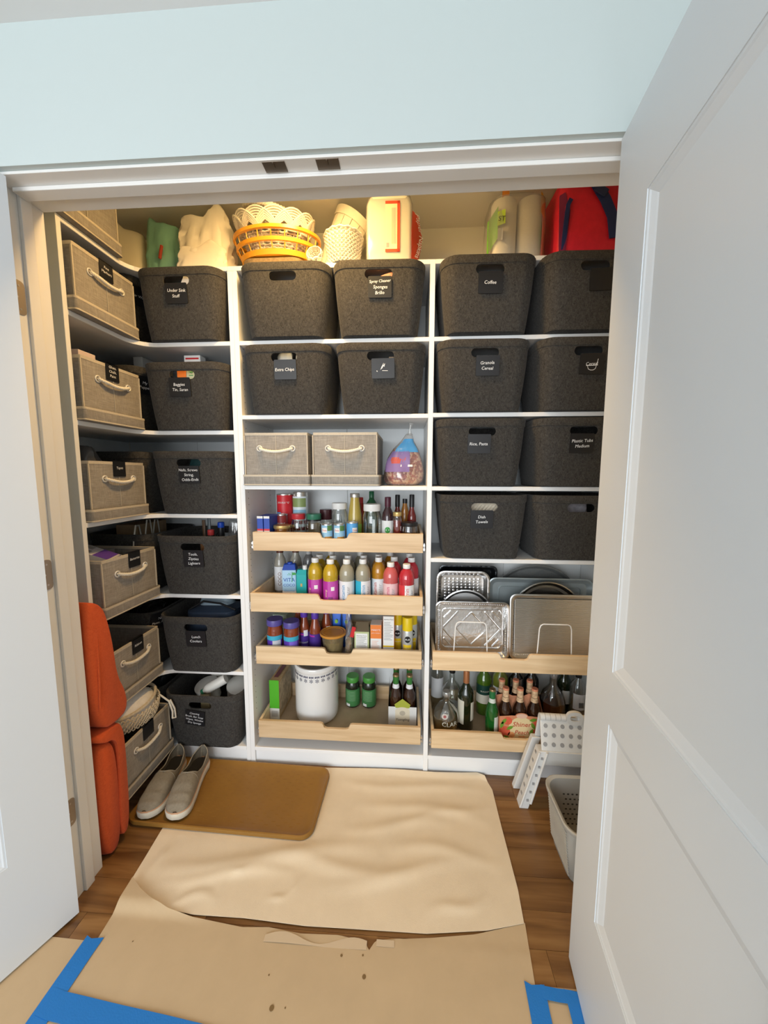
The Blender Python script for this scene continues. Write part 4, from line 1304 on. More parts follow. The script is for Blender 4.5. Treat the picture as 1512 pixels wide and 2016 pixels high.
def ridge(pts):
    m.tube([(p[0], .0275, p[1]) for p in pts], .0042, 6)
cxz = .150
ridge([(0, .235), (.082, cxz), (0, .065), (-.082, cxz), (0, .235)])
for sx in (-1, 1):
    ridge([(sx * .150, .150), (sx * .070, .240)])
    ridge([(sx * .150, .145), (sx * .070, .060)])
    ridge([(sx * .145, .205), (sx * .108, .243)])
    ridge([(sx * .145, .095), (sx * .108, .057)])
ridge([(p[0], p[1] + .150) for p in rrect(.305, .205, .02, 4)])
obj('ridges', m, FOIL, b, 60)
r, b = pan('foil_pan', 'wide foil tray with a finely ribbed base, front right', 'foil pan', 0.778, 1.812, z5 + .0075, .470, .345, .022, FOILD, -0.07, .035, .012, crimp=True)
m = M()
m.grid(lambda u, v: (-.205 + .41 * u, .021 - .0022 * math.sin(v * 300 * .5) ** 2 - .0006 * math.sin(u * 190) ** 2, .028 + .288 * v), 130, 170)
obj('ribbed_base', m, FOILD, b, 80)
r, b = pan('foil_pan', 'tall foil roasting pan with dimples behind the diamond pan', 'foil pan', 0.312, 1.905, z5 + .01, .288, .435, .03, FOIL, -0.03, .045, .012)
m = M()
for i in range(9):
    for j in range(10):
        m.lathe([(.001, -.004), (.008, 0), (.001, .004)], 8, (-.09 + .0225 * i, .028, .24 + .016 * j))
obj('dimples', m, FOIL, b, 60)
def round_pan(name, label, x, y, z, rad, dp, mat, tilt, rings=(), cat='pan', flat=0.0, sx=1.0, group=None):
    root = thing(name, label, cat, (x, y, z), 0, group, rot=(tilt, 0, 0))
    prof = [(rad - .004, .008), (rad, .004), (rad, 0), (rad - .006, -.001), (rad - .014, .004), (rad - .022, dp)] + list(rings) + [(.001, dp)]
    m = M().lathe(prof, 48, (0, 0, 0), False, False)
    m.lathe([(rad - .004, .0081), (rad - .016, dp + .003), (.001, dp + .003)], 48, (0, 0, 0), False, False)
    m.xf(lambda a, b_, c: (a * sx, c, b_ + rad))
    obj('body', m, mat, root, 40)
    return root
STAIN = pm('stainless', (.55, .53, .50), .25, 1.0)
round_pan('cake_pan', 'round grey cake pan between the two foil pans on the left', 0.325, 1.868, z5 + .055, .149, .02, pm('dark_alu', (.45, .45, .45), .35, 1.0), -0.05)
round_pan('round_platter', 'round steel platter with stepped rings behind the wide tray', 0.752, 1.872, z5 + .03, .187, .012, STAIN, -0.05, rings=((.150, .013), (.145, .018), (.120, .018), (.115, .012), (.085, .012), (.080, .016)))
root, b = pan('baking_sheet', 'pale grey baking sheet standing upright at the back right', 'baking sheet', 0.735, 1.935, z5 + .01, .560, .395, .014, pm('sheet_grey', (.42, .48, .50), .38, .6), -0.03, .04, .010, group=None)
obj('inset_edge', M().tube([(p[0], .0125, p[1] + .2) for p in rrect(.44, .29, .02, 4)], .002, 6, closed=True), MATS['sheet_grey'], b, 60)
root, b = pan('roasting_tin', 'dark roasting tin wrapped in foil at the very back left', 'roasting tin', 0.353, 2.005, z5 + .01, .330, .445, .03, pm('dark_tin', (.05, .055, .06), .25, .8, bump=.6, bs=40, dist=.006), 0.0, .03, .012, group=None)
root = round_pan('oval_lid', 'smoky plastic wrapped oval platter at the back right', 0.746, 2.045, z5 + .01, .222, .012, pm('smoky_wrap', (.20, .21, .21), .22, .3, bump=.7, bs=30, dist=.008), 0.0, sx=1.15)
WIREW = C('white_wire', (.85, .85, .84), .35)
def wire_rack(label, x, y, sp, n=2):
    r = thing('wire_rack', label, 'rack', (x, y, z5), 0, 'white wire racks')
    for k in range(n):
        yy = k * sp
        pts = [(-.087, yy, 0.003), (-.078, yy, .20), (-.072, yy, .217), (-.060, yy, .224), (.060, yy, .224), (.072, yy, .217), (.078, yy, .20), (.087, yy, 0.003)]
        obj('wire_loop', M().tube(pts, .0032, 8), WIREW, r, 60)
    for sx in (-1, 1):
        obj('base_wire', M().tube([(sx * .087, 0, .003), (sx * .087, sp * (n - 1), .003)], .0028, 8), WIREW, r, 60)
    return r
wire_rack('white wire rack in front of the diamond foil pan', 0.333, 1.762, .205)
wire_rack('white wire rack in front of the wide ribbed tray', 0.750, 1.762, .236)

# ------------------------------------------------------------------ bottle drawer
z6 = 0.184
r = thing('liquor_bottle', 'round squat clear bottle with a raised name, front left', 'bottle', (0.226, 1.838, z6), 0)
lath('glass', r, [(.055, 0), (.064, .006), (.068, .04), (.068, .085), (.060, .120), (.040, .150), (.020, .166), (.017, .175), (.019, .196), (.021, .2), (.021, .206)], thin_glass('thick_glass', (.88, .90, .84), .03, .16), 32, 50, True, False)
lath('liquor', r, [(.050, .004), (.060, .008), (.064, .04), (.065, .072)], thin_glass('gold_liquor', (.85, .62, .22), .05, .06, .12, (.6, .4, .1)), 28)
lath('stopper', r, [(.016, .19), (.023, .207), (.023, .222), (.02, .226)], thin_glass('clear_stopper', (.85, .85, .83), .05, .2, .15), 22)
ctext(r, 'CLAR', .0685, .078, .024, C('raised_name', (.72, .70, .58), .4), 12, .09)
m = M().grid(lambda u, v: (-.014 + .017 * math.sqrt(v) * math.cos(2 * PI * u), -.0665, .122 + .017 * math.sqrt(v) * math.sin(2 * PI * u)), 20, 1)
s_ = obj('round_sticker', m, C('sticker', (.60, .55, .50)), r)
m = M().grid(lambda u, v: (-.014 + .008 * math.sqrt(v) * math.cos(2 * PI * u), -.0675, .122 + .008 * math.sqrt(v) * math.sin(2 * PI * u)), 16, 1)
obj('sticker_mark', m, C('sticker_red', (.40, .12, .12)), s_)
r = thing('liquor_bottle', 'clear round bottle with a black pourer behind the squat one', 'bottle', (0.272, 1.962, z6), 0)
lath('glass', r, [(.050, 0), (.057, .006), (.060, .10), (.055, .16), (.035, .195), (.016, .215), (.014, .27)], GLASS, 28, 50, True, False)
lath('stopper', r, [(.0165, .262), (.0175, .265), (.0175, .315), (.015, .32)], BLACK, 20)
lath('liquor', r, [(.048, .004), (.054, .008), (.056, .06)], GLASS, 24)
r = thing('liquor_bottle', 'clear straight bottle with a white label against the left panel', 'bottle', (0.193, 2.030, z6), 0)
lath('glass', r, [(.034, 0), (.037, .005), (.037, .21), (.030, .24), (.014, .27), (.013, .32)], GLASS, 24, 50)
band('label', r, .0375, .08, .20, WT, 22, -70, 70)
def wine(label, x, y, glass, foil, bands, h=.33, rad=.0425):
    r = thing('wine_bottle', label, 'bottle', (x, y, z6), 0, 'wine bottles')
    k = h / .33
    lath('glass', r, [(rad * .9, 0), (rad, .005), (rad, .19 * k), (rad * .93, .212 * k), (rad * .55, .238 * k), (.0165, .255 * k), (.0150, .275 * k), (.0150, .32 * k)], glass, 28, 50)
    lath('foil_cap', r, [(.0170, .262 * k), (.0165, .325 * k), (.015, .33 * k)], foil, 20)
    for a0, a1, za, zb, mt in bands:
        band('label', r, rad + .0005, za, zb, mt, 20, a0, a1)
    return r
DGREEN = C('olive_glass', (.035, .045, .008), .06, coat=.7)
CREAML = C('label_cream', (.68, .64, .52), .55)
wine('wine bottle with a copper neck and cream side labels', 0.336, 1.868, C('green_black_glass', (.008, .014, .004), .06, coat=.7), C('copper_foil', (.42, .17, .07), .4, metal=.4), [(-95, -22, .04, .175, CREAML), (28, 95, .06, .165, CREAML)])
r = wine('green wine bottle with a dark green and cream label', 0.462, 2.005, C('wine_green_glass', (.06, .13, .01), .06, coat=.7), C('green_foil', (.05, .12, .02), .4), [(-80, 80, .075, .128, CREAML), (-80, 80, .128, .185, C('label_darkgreen', (.01, .05, .035), .45))], .34, .0435)
ctext(r, 'BLACKBIRD', .0445, .15, .011, CREAML, 5, .06)
r = wine('yellow-green wine bottle with a white label at the back', 0.560, 2.022, C('wine_yellow_glass', (.20, .23, .03), .08, coat=.7), C('olive_foil', (.2, .2, .08), .4), [(-75, 75, .06, .165, PAPERW)], .34, .0435)
band('dot', r, .0446, .135, .142, INK, 10, -40, -30)
band('dot', r, .0446, .135, .142, INK, 10, -22, -12)
band('dot', r, .0446, .135, .142, INK, 10, -4, 6)
for x, y, lb in ((0.650, 2.022, 'black bottle in a crinkled silver wrapper behind the six-pack'), (0.738, 2.022, 'black bottle right of the silver wrapped one')):
    wine(lb, x, y, C('black_glass', (.006, .006, .006), .06, coat=.7), C('silver_foil', (.55, .55, .56), .25, metal=.9) if x < .7 else BLACK, [(-60, 40, .17, .22, C('silver_wrap', (.6, .6, .62), .25, metal=.9))] if x < .7 else [])
beer('green beer bottle standing left of the peach six-pack', 0.463, 1.806, z6, GREENG, C('green_neck_foil', (.02, .16, .05), .35), C('beer_white_label', (.66, .70, .62)), GCAP, None, 1.06, body_label=C('beer_white_label', (.66, .70, .62)))
PCAP = C('peach_cap', (.72, .26, .14), .4)
PNECK = C('peach_neck_label', (.80, .50, .30), .45, var=.45, vs=55)
pos6 = []
for j, yy in enumerate((1.820, 1.898)):
    for i, dx in enumerate((-.075, 0, .075)):
        nm = 'brown beer bottle in the peach six-pack, ' + ('front' if j == 0 else 'back') + ' ' + ('left', 'middle', 'right')[i]
        beer(nm, 0.611 + dx, yy, z6 + .002, BROWNG, PNECK, PNECK, PCAP, 'peach beer bottles', 1.06)
r = thing('bottle_carrier', 'peach and cream six-pack beer carrier with painted fruit', 'carton', (0.611, 1.859, z6), 0)
w2, d2 = .1135, .077
PBASE = C('carrier_orange', (.66, .26, .13), .5)
poly = [(-w2, 0), (w2, 0), (w2, .132), (.05, .138)] + [(.032 * math.cos(a), .138 + .016 * math.sin(a)) for a in [PI * k / 10 for k in range(11)]] + [(-.05, .138), (-w2, .132)]
fr_ = obj('front', M().prism(poly[::-1], lambda u, v: (u, -d2 - .0008, v), lambda u, v: (u, -d2 + .0008, v)), PBASE, r)
def blob(parent, name, cx, cz, rx, rz_, mat, lift, rot=0.0, pinch=0.0):
    n = 20
    pts = []
    for k in range(n):
        a = 2 * PI * k / n
        x, z = rx * math.cos(a), rz_ * math.sin(a) * (1 - pinch * abs(math.cos(a)) ** 2)
        pts.append((cx + x * math.cos(rot) - z * math.sin(rot), -d2 - .0008 - lift, cz + x * math.sin(rot) + z * math.cos(rot)))
    m = M().add(pts, [tuple(range(n))])
    return obj(name, m, mat, parent)
CR = C('carrier_cream', (.82, .66, .36), .5)
blob(fr_, 'cream_panel', 0.0, .066, .066, .066, CR, .0004)
PE, PE2, LF = C('peach_fruit', (.72, .12, .06), .5, var=.25, vs=30), C('peach_light', (.82, .36, .14), .5, var=.2, vs=30), C('peach_leaf', (.16, .34, .03), .5)
for cx, cz, rr, mt in ((-.070, .108, .022, PE), (-.086, .048, .030, PE), (.085, .104, .024, PE), (.078, .044, .026, PE), (-.05, .03, .018, PE2), (.10, .05, .014, PE2)):
    blob(fr_, 'peach', cx, cz, rr, rr, mt, .0008)
for cx, cz, ro in ((-.090, .105, .9), (-.100, .085, 1.3), (-.058, .070, .5), (-.072, .015, -.6), (.060, .085, -1.1), (.06, .118, .2), (.052, .05, 1.2), (.103, .02, .8)):
    blob(fr_, 'leaf', cx, cz, .021, .009, LF, .0012, ro, .75)
ftext(fr_, 'Shiner', 0.002, .092, .028, C('shiner_red', (.55, .05, .03)), -d2 - .0024, .092, slant=.12)
ftext(fr_, 'Peach', 0.002, .048, .022, MATS['shiner_red'], -d2 - .0024, .072, slant=.25)
ftext(fr_, 'BEER', 0.004, .024, .010, ORANGE, -d2 - .0024, .05)
blob(fr_, 'crest', 0.0, .138, .028, .013, C('crest_peach', (.80, .52, .38), .5), .0018)
for sx in (-1, 1):
    obj('side', M().add([(sx * w2, -d2, 0), (sx * w2, d2, 0), (sx * w2, d2, .13), (sx * w2, 0, .20), (sx * w2, -d2, .132)], [(0, 1, 2, 3, 4)]), PBASE, r)
obj('back', M().box((-w2, d2 - .0016, 0), (w2, d2, .12)), PBASE, r)
obj('handle_panel', M().prism([(-w2, .02), (w2, .02), (w2, .20), (.06, .215), (.03, .20), (-.03, .20), (-.06, .215), (-w2, .20)][::-1], lambda u, v: (u, -.0008, v), lambda u, v: (u, .0008, v)), C('carrier_peach', (.70, .30, .16), .5, var=.35, vs=22), r)
obj('base', M().box((-w2, -d2, 0), (w2, d2, .0012)), PBASE, r)
r = thing('liquor_bottle', 'round decanter of amber spirit right of the six-pack', 'bottle', (0.836, 1.955, z6), 0)
lath('glass', r, [(.055, 0), (.068, .008), (.070, .08), (.066, .13), (.052, .175), (.028, .205), (.020, .22), (.019, .262)], thin_glass('decanter_glass', (.90, .88, .84), .03, .14), 30, 50, True, False)
lath('liquor', r, [(.05, .004), (.064, .012), (.066, .08), (.062, .125)], C('amber_spirit', (.09, .022, .006), .08, coat=.6), 28)
lath('stopper', r, [(.017, .255), (.021, .265), (.021, .30)], thin_glass('clear_stopper', (.85, .85, .83), .05, .2, .15), 20)
r = thing('liquor_bottle', 'clear bottle with a white barcode label at the far right', 'bottle', (0.968, 1.945, z6), 0)
lath('glass', r, [(.038, 0), (.043, .006), (.043, .20), (.034, .235), (.015, .262), (.014, .29)], GLASS, 26, 50, True, False)
lath('cap', r, [(.0165, .27), (.0165, .305)], BLACK, 18)
l_ = band('label', r, .0436, .10, .19, WT, 20, -55, 45)
m = M()
for k in range(9):
    m.box((-.012 + k * .003, -.0448, .115), (-.0105 + k * .003, -.0443, .145))
obj('barcode', m, INK, l_)
wine('dark green wine bottle leaning at the back right of the bottle drawer', 0.926, 2.026, C('bottle_green_black', (.01, .02, .008), .06, coat=.7), BLACK, [(-30, 50, .08, .16, PAPERW)])
# ------------------------------------------------------------------ bag of beans on the centre shelf
r = thing('bean_bag', 'clear bag of mottled red beans with a blue and purple print', 'bag of beans', (-0.022, 1.862, ZcC + .001), 0)
BEAN = bpy.data.materials.new('mottled_beans')
BEAN.use_nodes = True
_N, _L = BEAN.node_tree.nodes, BEAN.node_tree.links
tcn = _N.new('ShaderNodeTexCoord')
vo = _N.new('ShaderNodeTexVoronoi')
vo.inputs['Scale'].default_value = 95
rp = _N.new('ShaderNodeValToRGB')
rp.color_ramp.interpolation = 'CONSTANT'
e = rp.color_ramp.elements
e[0].color = (0.26, 0.035, 0.03, 1)
e[1].position, e[1].color = 0.38, (0.62, 0.38, 0.26, 1)
k = e.new(0.68)
k.color = (0.40, 0.08, 0.06, 1)
_L.new(tcn.outputs['Object'], vo.inputs['Vector'])
_L.new(vo.outputs['Color'], rp.inputs[0])
_L.new(rp.outputs[0], _N['Principled BSDF'].inputs['Base Color'])
_N['Principled BSDF'].inputs['Roughness'].default_value = 0.3
bpn = _N.new('ShaderNodeBump')
bpn.inputs['Distance'].default_value = 0.004
_L.new(vo.outputs['Distance'], bpn.inputs['Height'])
bpn.invert = True
_L.new(bpn.outputs[0], _N['Principled BSDF'].inputs['Normal'])
def bag_body(t, a, grow=0.0):
    prof = [(0, .75), (.08, .98), (.25, 1.0), (.5, .86), (.72, .60), (.85, .34), (1.0, .16)]
    for (t0, k0), (t1, k1) in zip(prof, prof[1:]):
        if t <= t1:
            k_ = k0 + (k1 - k0) * (t - t0) / (t1 - t0)
            break
    rad = 1 + .07 * math.sin(3 * a + 5 * t) + .04 * math.sin(8 * a + 11 * t)
    return ((.100 + grow) * k_ * rad * math.cos(a) + .035 * t * t, (.075 + grow) * k_ * rad * math.sin(a), .262 * t)
RB = [[bag_body(t, 2 * PI * j / 30) for j in range(30)] for t in [i / 14 * .72 for i in range(15)]]
obj('beans', M().loft(RB), BEAN, r, 60)
RB = [[bag_body(t, 2 * PI * j / 30, .002) for j in range(30)] for t in [i / 14 for i in range(15)]]
f_ = obj('film', M().loft(RB), FILM, r, 60)
def bag_patch(t0, t1, a0, a1):
    return M().grid(lambda u, v: bag_body(t0 + (t1 - t0) * v, math.radians(a0 + (a1 - a0) * u), .0035), 14, 8)
obj('purple_print', bag_patch(.26, .66, 205, 290), C('bag_purple', (.26, .18, .40), .25), f_, 60)
obj('blue_print', bag_patch(.64, .90, 225, 330), C('bag_blue', (.10, .36, .66), .22), f_, 60)
obj('red_print', bag_patch(.42, .54, 225, 275), C('bag_red', (.55, .12, .10), .25), f_, 60)
obj('white_print', bag_patch(.36, .40, 262, 300), PAPERW, f_, 60)
obj('twist_neck', M().tube([(.035, 0, .255), (.037, 0, .285), (.042, 0, .315)], [.012, .005, .014], 10), FILM, r, 60)

# ------------------------------------------------------------------ things on the top shelf
ZS = ZTOP + 0.0015
def sack(wd, dp, ht, seed, n=44, rings=14, fold=0.10, peak=(0.0, 0.0), taper=.12, lean=0.0):
    """crumpled bag closed over the top; peak = (height, direction) pulls one corner up"""
    R = []
    prof = [(i / rings, 1 - taper * (i / rings) ** 2) for i in range(rings + 1)]
    prof += [(1.03, (1 - taper) * .90), (1.05, (1 - taper) * .70), (1.06, (1 - taper) * .42), (1.06, (1 - taper) * .15)]
    for t, k in prof:
        row = []
        for j in range(n):
            a = 2 * PI * j / n
            c, s = math.cos(a), math.sin(a)
            e_ = 2.5
            q = (abs(c) ** e_ + abs(s) ** e_) ** (-1 / e_)
            rad = q * k * (1 + fold * noise.noise((c * 1.8 + seed, s * 1.8, t * 2.0)) + fold * .8 * noise.noise((c * 4 + seed, s * 4 + 3, t * 3.0)) + fold * .4 * noise.noise((c * 9, s * 9 + seed, t * 7)))
            x, y = wd / 2 * c * rad, dp / 2 * s * rad * (1 - .45 * min(1, t) ** 2)
            d = (x / (wd / 2) - peak[1])
            z = ht * t * (1 + .10 * noise.noise((x * 9 + seed, y * 9, 1.7)) * t) + peak[0] * math.exp(-(d / .30) ** 2) * max(0, t - .45) / .55
            row.append((x + lean * t, y, z))
        R.append(row)
    return M().loft(R)
r = thing('paper_sack', 'cream paper sack on the top left corner of the shelf', 'bag', (-1.505, 1.965, ZS), 0.25)
obj('body', sack(.23, .19, .285, 3.3, fold=.06, peak=(.06, -.5), taper=.30), pm('cream_paper', (.78, .70, .52), .7, bump=.1, bs=40), r, 50)
r = thing('plastic_bag', 'green plastic bag with a red clip on the top shelf', 'bag', (-1.285, 1.942, ZS), -0.12)
b = obj('body', sack(.195, .12, .300, 5.7, fold=.16, peak=(.055, -.75), taper=.08), pm('green_film', (.30, .62, .46), .25, trans=.15, bump=.3, bs=25, dist=.006), r, 50)
obj('clip', M().box((-.006, -.006, -.032), (.006, .006, .032)), C('clip_red', (.42, .06, .03), .4), r, loc=(.03, -.066, .15), rot=(0.1, .35, 0), bevel=.003)
r = thing('cloth_bag', 'crumpled white cloth bag on the top shelf', 'bag', (-1.022, 1.885, ZS + .002), 0.06)
obj('body', sack(.270, .17, .290, 9.1, fold=.32, peak=(.065, .45), taper=.18), pm('white_cloth', (.76, .70, .60), .8, bump=.15, bs=30, dist=.004), r, 55)
fl_ = obj('folded_flap', sack(.24, .03, .12, 12.4, fold=.20, peak=(.03, .3), taper=.1), MATS['white_cloth'], r, 55, loc=(.01, -.098, .0), rot=(-.18, 0, 0))
WICK = pm('white_wicker', (.70, .66, .58), .6, var=.12, vs=120)
def weave(rb, rt, h, stakes=26, rows=12, rw=.0042, sx=1.0, amp=.0035, base=True):
    m = M()
    n = stakes * 4
    for i in range(rows):
        t = (i + .5) / rows
        rad = rb + (rt - rb) * t
        ph = PI * (i % 2)
        pts = [((rad + amp * math.sin(stakes * (2 * PI * j / n) + ph)) * math.cos(2 * PI * j / n) * sx, (rad + amp * math.sin(stakes * (2 * PI * j / n) + ph)) * math.sin(2 * PI * j / n), h * t) for j in range(n)]
        m.tube(pts, rw, 5, closed=True)
    for j in range(stakes):
        a = 2 * PI * (j + .25) / stakes
        m.tube([(rb * math.cos(a) * sx, rb * math.sin(a), 0), (rt * math.cos(a) * sx, rt * math.sin(a), h)], rw * .8, 5)
    if base:
        m.lathe([(.001, .002), (rb, .002), (rb, .006), (.001, .006)], 28, (0, 0, 0))
        # base shares the oval stretch
    return m
def braid(rad, z, sx=1.0, n=16, w_=.022, rw=.0038, strands=4, rise=.03, flare=.35):
    """wide braided collar: overlapping loops of several canes on a flaring cone"""
    m = M()
    for j in range(n):
        a0 = 2 * PI * j / n
        span = 2 * PI / n * 2.5
        for s_ in range(strands):
            o = s_ * rw * 2.0
            pts = []
            for k in range(13):
                t = k / 12
                q = (t - .5) * (1 - o / rise * .5) + .5
                a = a0 + span * q
                hh = (rise - o) * math.sin(PI * t) ** .8
                over = .0055 * math.cos(2 * PI * t)
                rr = rad + flare * hh + over
                pts.append((rr * math.cos(a) * sx, rr * math.sin(a), z + hh))
            m.tube(pts, rw, 5)
    return m
# dark pouch that the orange basket rests on
r = thing('brown_tray', 'low brown basket tray under the orange basket', 'tray', (-0.655, 1.885, ZS), 0)
m = M().loft([rrect(.26, .17, .05, 6, 0), rrect(.31, .21, .06, 6, .050), rrect(.30, .20, .055, 6, .052), rrect(.25, .16, .05, 6, .010)])
obj('body', m, pm('brown_weave', (.26, .18, .09), .8, var=.3, vs=80, bump=.4, bs=150), r, 50)
# orange plastic basket
r = thing('plastic_basket', 'orange plastic oval basket with slatted sides on the top shelf', 'basket', (-0.655, 1.885, ZS + .066), 0, rot=(0.08, 0.0, 0.0))
OR = C('orange_plastic', (.78, .34, .03), .3)
def oval(rx, ry, z, n=48):
    return [(rx * math.cos(2 * PI * j / n), ry * math.sin(2 * PI * j / n), z) for j in range(n)]
b = obj('rim', M().loft([oval(.212, .142, .098), oval(.218, .148, .102), oval(.218, .148, .116), oval(.212, .142, .118), oval(.206, .136, .112), oval(.206, .136, .100), oval(.212, .142, .098)], False, False), OR, r, 50)
obj('band', M().loft([oval(.198, .130, .052), oval(.204, .136, .055), oval(.206, .138, .070), oval(.200, .132, .071), oval(.198, .130, .052)], False, False), OR, r, 50)
obj('base', M().loft([oval(.150, .095, 0), oval(.180, .115, .004), oval(.186, .121, .026), oval(.182, .117, .028), oval(.150, .095, .006)]), OR, r, 50)
m = M()
for j in range(20):
    a = 2 * PI * j / 20 + .08
    m.tube([(.183 * math.cos(a), .118 * math.sin(a), .024), (.199 * math.cos(a), .131 * math.sin(a), .056)], .0028, 6)
    m.tube([(.203 * math.cos(a), .135 * math.sin(a), .068), (.210 * math.cos(a), .140 * math.sin(a), .102)], .0028, 6)
obj('slats', m, OR, r, 60)
# white braided basket nested in it
r = thing('wicker_basket', 'white oval basket with a wide braided rim inside the orange basket', 'basket', (-0.665, 1.885, ZS + .098), 0, rot=(0.16, 0.02, 0))
obj('body', weave(.085, .115, .11, 24, 9, .0045, 1.45), WICK, r, 60)
obj('braided_rim', braid(.112, .085, 1.45, 13, .03, .0044, 5, .085), WICK, r, 60)
r = thing('wicker_basket', 'round white coiled basket tipped on top of the braided basket', 'basket', (-0.690, 1.905, ZS + .275), 0, rot=(0.22, 0.20, 0))
m = M()
for i in range(9):
    rad = .045 + .009 * i
    m.tube([(rad * math.cos(2 * PI * j / 48), rad * math.sin(2 * PI * j / 48), .010 + .0030 * i + .003 * math.sin(12 * 2 * PI * j / 48 + i)) for j in range(48)], .0065, 6, closed=True)
obj('coils', m, WICK, r, 60)
m = M()
for s_ in range(3):
    n = 120
    m.tube([((.130 + .007 * math.cos(20 * 2 * PI * j / n + 2 * PI * s_ / 3)) * math.cos(2 * PI * j / n), (.130 + .007 * math.cos(20 * 2 * PI * j / n + 2 * PI * s_ / 3)) * math.sin(2 * PI * j / n), .040 + .007 * math.sin(20 * 2 * PI * j / n + 2 * PI * s_ / 3)) for j in range(n)], .0075, 6, closed=True)
obj('twisted_rim', m, WICK, r, 60)
r = thing('wicker_basket', 'white basket edge with looped rim right of the orange basket', 'basket', (-0.440, 1.805, ZS + .045), 0, rot=(1.25, 0.0, -0.1))
obj('body', weave(.022, .030, .02, 14, 3, .003, 1.0), WICK, r, 60)
obj('braided_rim', braid(.030, .016, 1.0, 9, .02, .0028, 4, .026), WICK, r, 60)
r = thing('plastic_bag', 'clear bag of white paper cups leaning behind the baskets', 'bag', (-0.575, 2.080, ZS + .012), 0, rot=(0.0, 0.10, 0))
f_ = obj('film', sack(.125, .10, .31, 21.0, fold=.12, peak=(.03, .0), taper=.35), FILM, r, 50)
m = M()
for i in range(5):
    for j in range(2):
        m.lathe([(.020, 0), (.026, .05), (.028, .052), (.024, .054)], 14, (-.022 + .045 * j + .006 * (i % 2), .0, .03 + .052 * i))
obj('cups', m, pm('cream_cup', (.74, .68, .52), .6), r, 50)
# bushel basket of staves, tipped
r = thing('bushel_basket', 'tipped white splint-wood basket with a wide hoop', 'basket', (-0.432, 1.995, ZS + .068), 0, rot=(0.02, 0.54, 0.0))
SPL = pm('painted_splint', (.80, .74, .60), .6, var=.05, vs=40)
n = 14
for j in range(n):
    a0, a1 = 2 * PI * (j + .03) / n, 2 * PI * (j + .97) / n
    m = M()
    def st(rr, z):
        return [((rr + o) * math.cos(a), (rr + o) * math.sin(a), z) for o in (0,) for a in (a0, (a0 + a1) / 2, a1)] + [((rr - .003) * math.cos(a), (rr - .003) * math.sin(a), z) for a in (a1, (a0 + a1) / 2, a0)]
    m.loft([st(.058, 0), st(.085, .15), st(.105, .30)])
    obj('stave', m, SPL, r, 40)
obj('hoop', M().lathe([(.1045, .262), (.1105, .301), (.1075, .302), (.1015, .263), (.1045, .262)], 40, (0, 0, 0), False, False), SPL, r, 40)
obj('base', M().lathe([(.056, .002), (.056, .008)], 28), SPL, r)
r = thing('wicker_basket', 'small round white wicker basket in front of the bushel basket', 'basket', (-0.308, 1.800, ZS), 0)
obj('body', weave(.066, .088, .128, 28, 15, .0042), WICK, r, 60)
obj('rim', M().tube([(.090 * math.cos(2 * PI * j / 60), .090 * math.sin(2 * PI * j / 60), .131 + .003 * math.sin(15 * 2 * PI * j / 60)) for j in range(60)], .006, 6, closed=True), WICK, r, 60)
# napkins
r = thing('napkin_pack', 'pack of white paper napkins in clear wrap with a red framed label', 'napkins', (-0.092, 1.862, ZS), 0.02)
NAP = pm('napkin', (.80, .76, .66), .85, bump=.2, bs=60)
b = obj('napkin_stack', M().loft([rrect(.205, .15, .02, 4, 0), rrect(.212, .158, .02, 4, .05), rrect(.210, .155, .02, 4, .27), rrect(.195, .14, .03, 4, .305)]), NAP, r, 50)
f_ = obj('wrap', M().loft([rrect(.217, .162, .022, 4, 0), rrect(.220, .166, .02, 4, .06), rrect(.218, .164, .02, 4, .27), rrect(.20, .12, .03, 4, .322), rrect(.17, .02, .008, 4, .345)]), FILM, r, 50)
RL = C('pack_red', (.66, .07, .03), .4)
for a in ((-.018, .050, .262, .275), (-.018, .050, .055, .068), (.037, .050, .055, .275)):
    patch('red_frame', f_, *a, RL, -.0835)
l_ = patch('label', f_, -.018, .037, .068, .262, C('pack_cream', (.80, .68, .46), .5), -.0832)
m = M()
for k_ in range(8):
    m.box((.012 + k_ * .0028, -.0842, .090), (.0132 + k_ * .0028, -.0838, .245))
m.box((-.013, -.0842, .075), (.000, -.0838, .095))
obj('fine_print', m, GREYP, l_)
side = M().add([(.1105, -.06, .03), (.1105, .07, .03), (.1125, .075, .25), (.1115, -.05, .25)], [(0, 1, 2, 3)])
sd = obj('red_side', M().loft([[(.108, -.075, .02), (.128, -.03, .02), (.128, .05, .03), (.108, .06, .03)], [(.108, -.076, .14), (.156, -.03, .14), (.156, .05, .14), (.108, .065, .14)], [(.108, -.07, .24), (.138, -.035, .235), (.138, .05, .235), (.108, .06, .24)]]), RL, r, 40)
m = text_flat(M(), 'Paper Napkins', 0, 0, .024, lambda u, v: (.125 + v * .9 + .028 * math.cos(u * 14), -.060 + (.0) - .006, .135 - u), .19)
m.xf(lambda a, b_, c: (a - .002, b_ + (a - .11) * .95 - .012, c))
obj('lettering', m, PAPERW, sd)
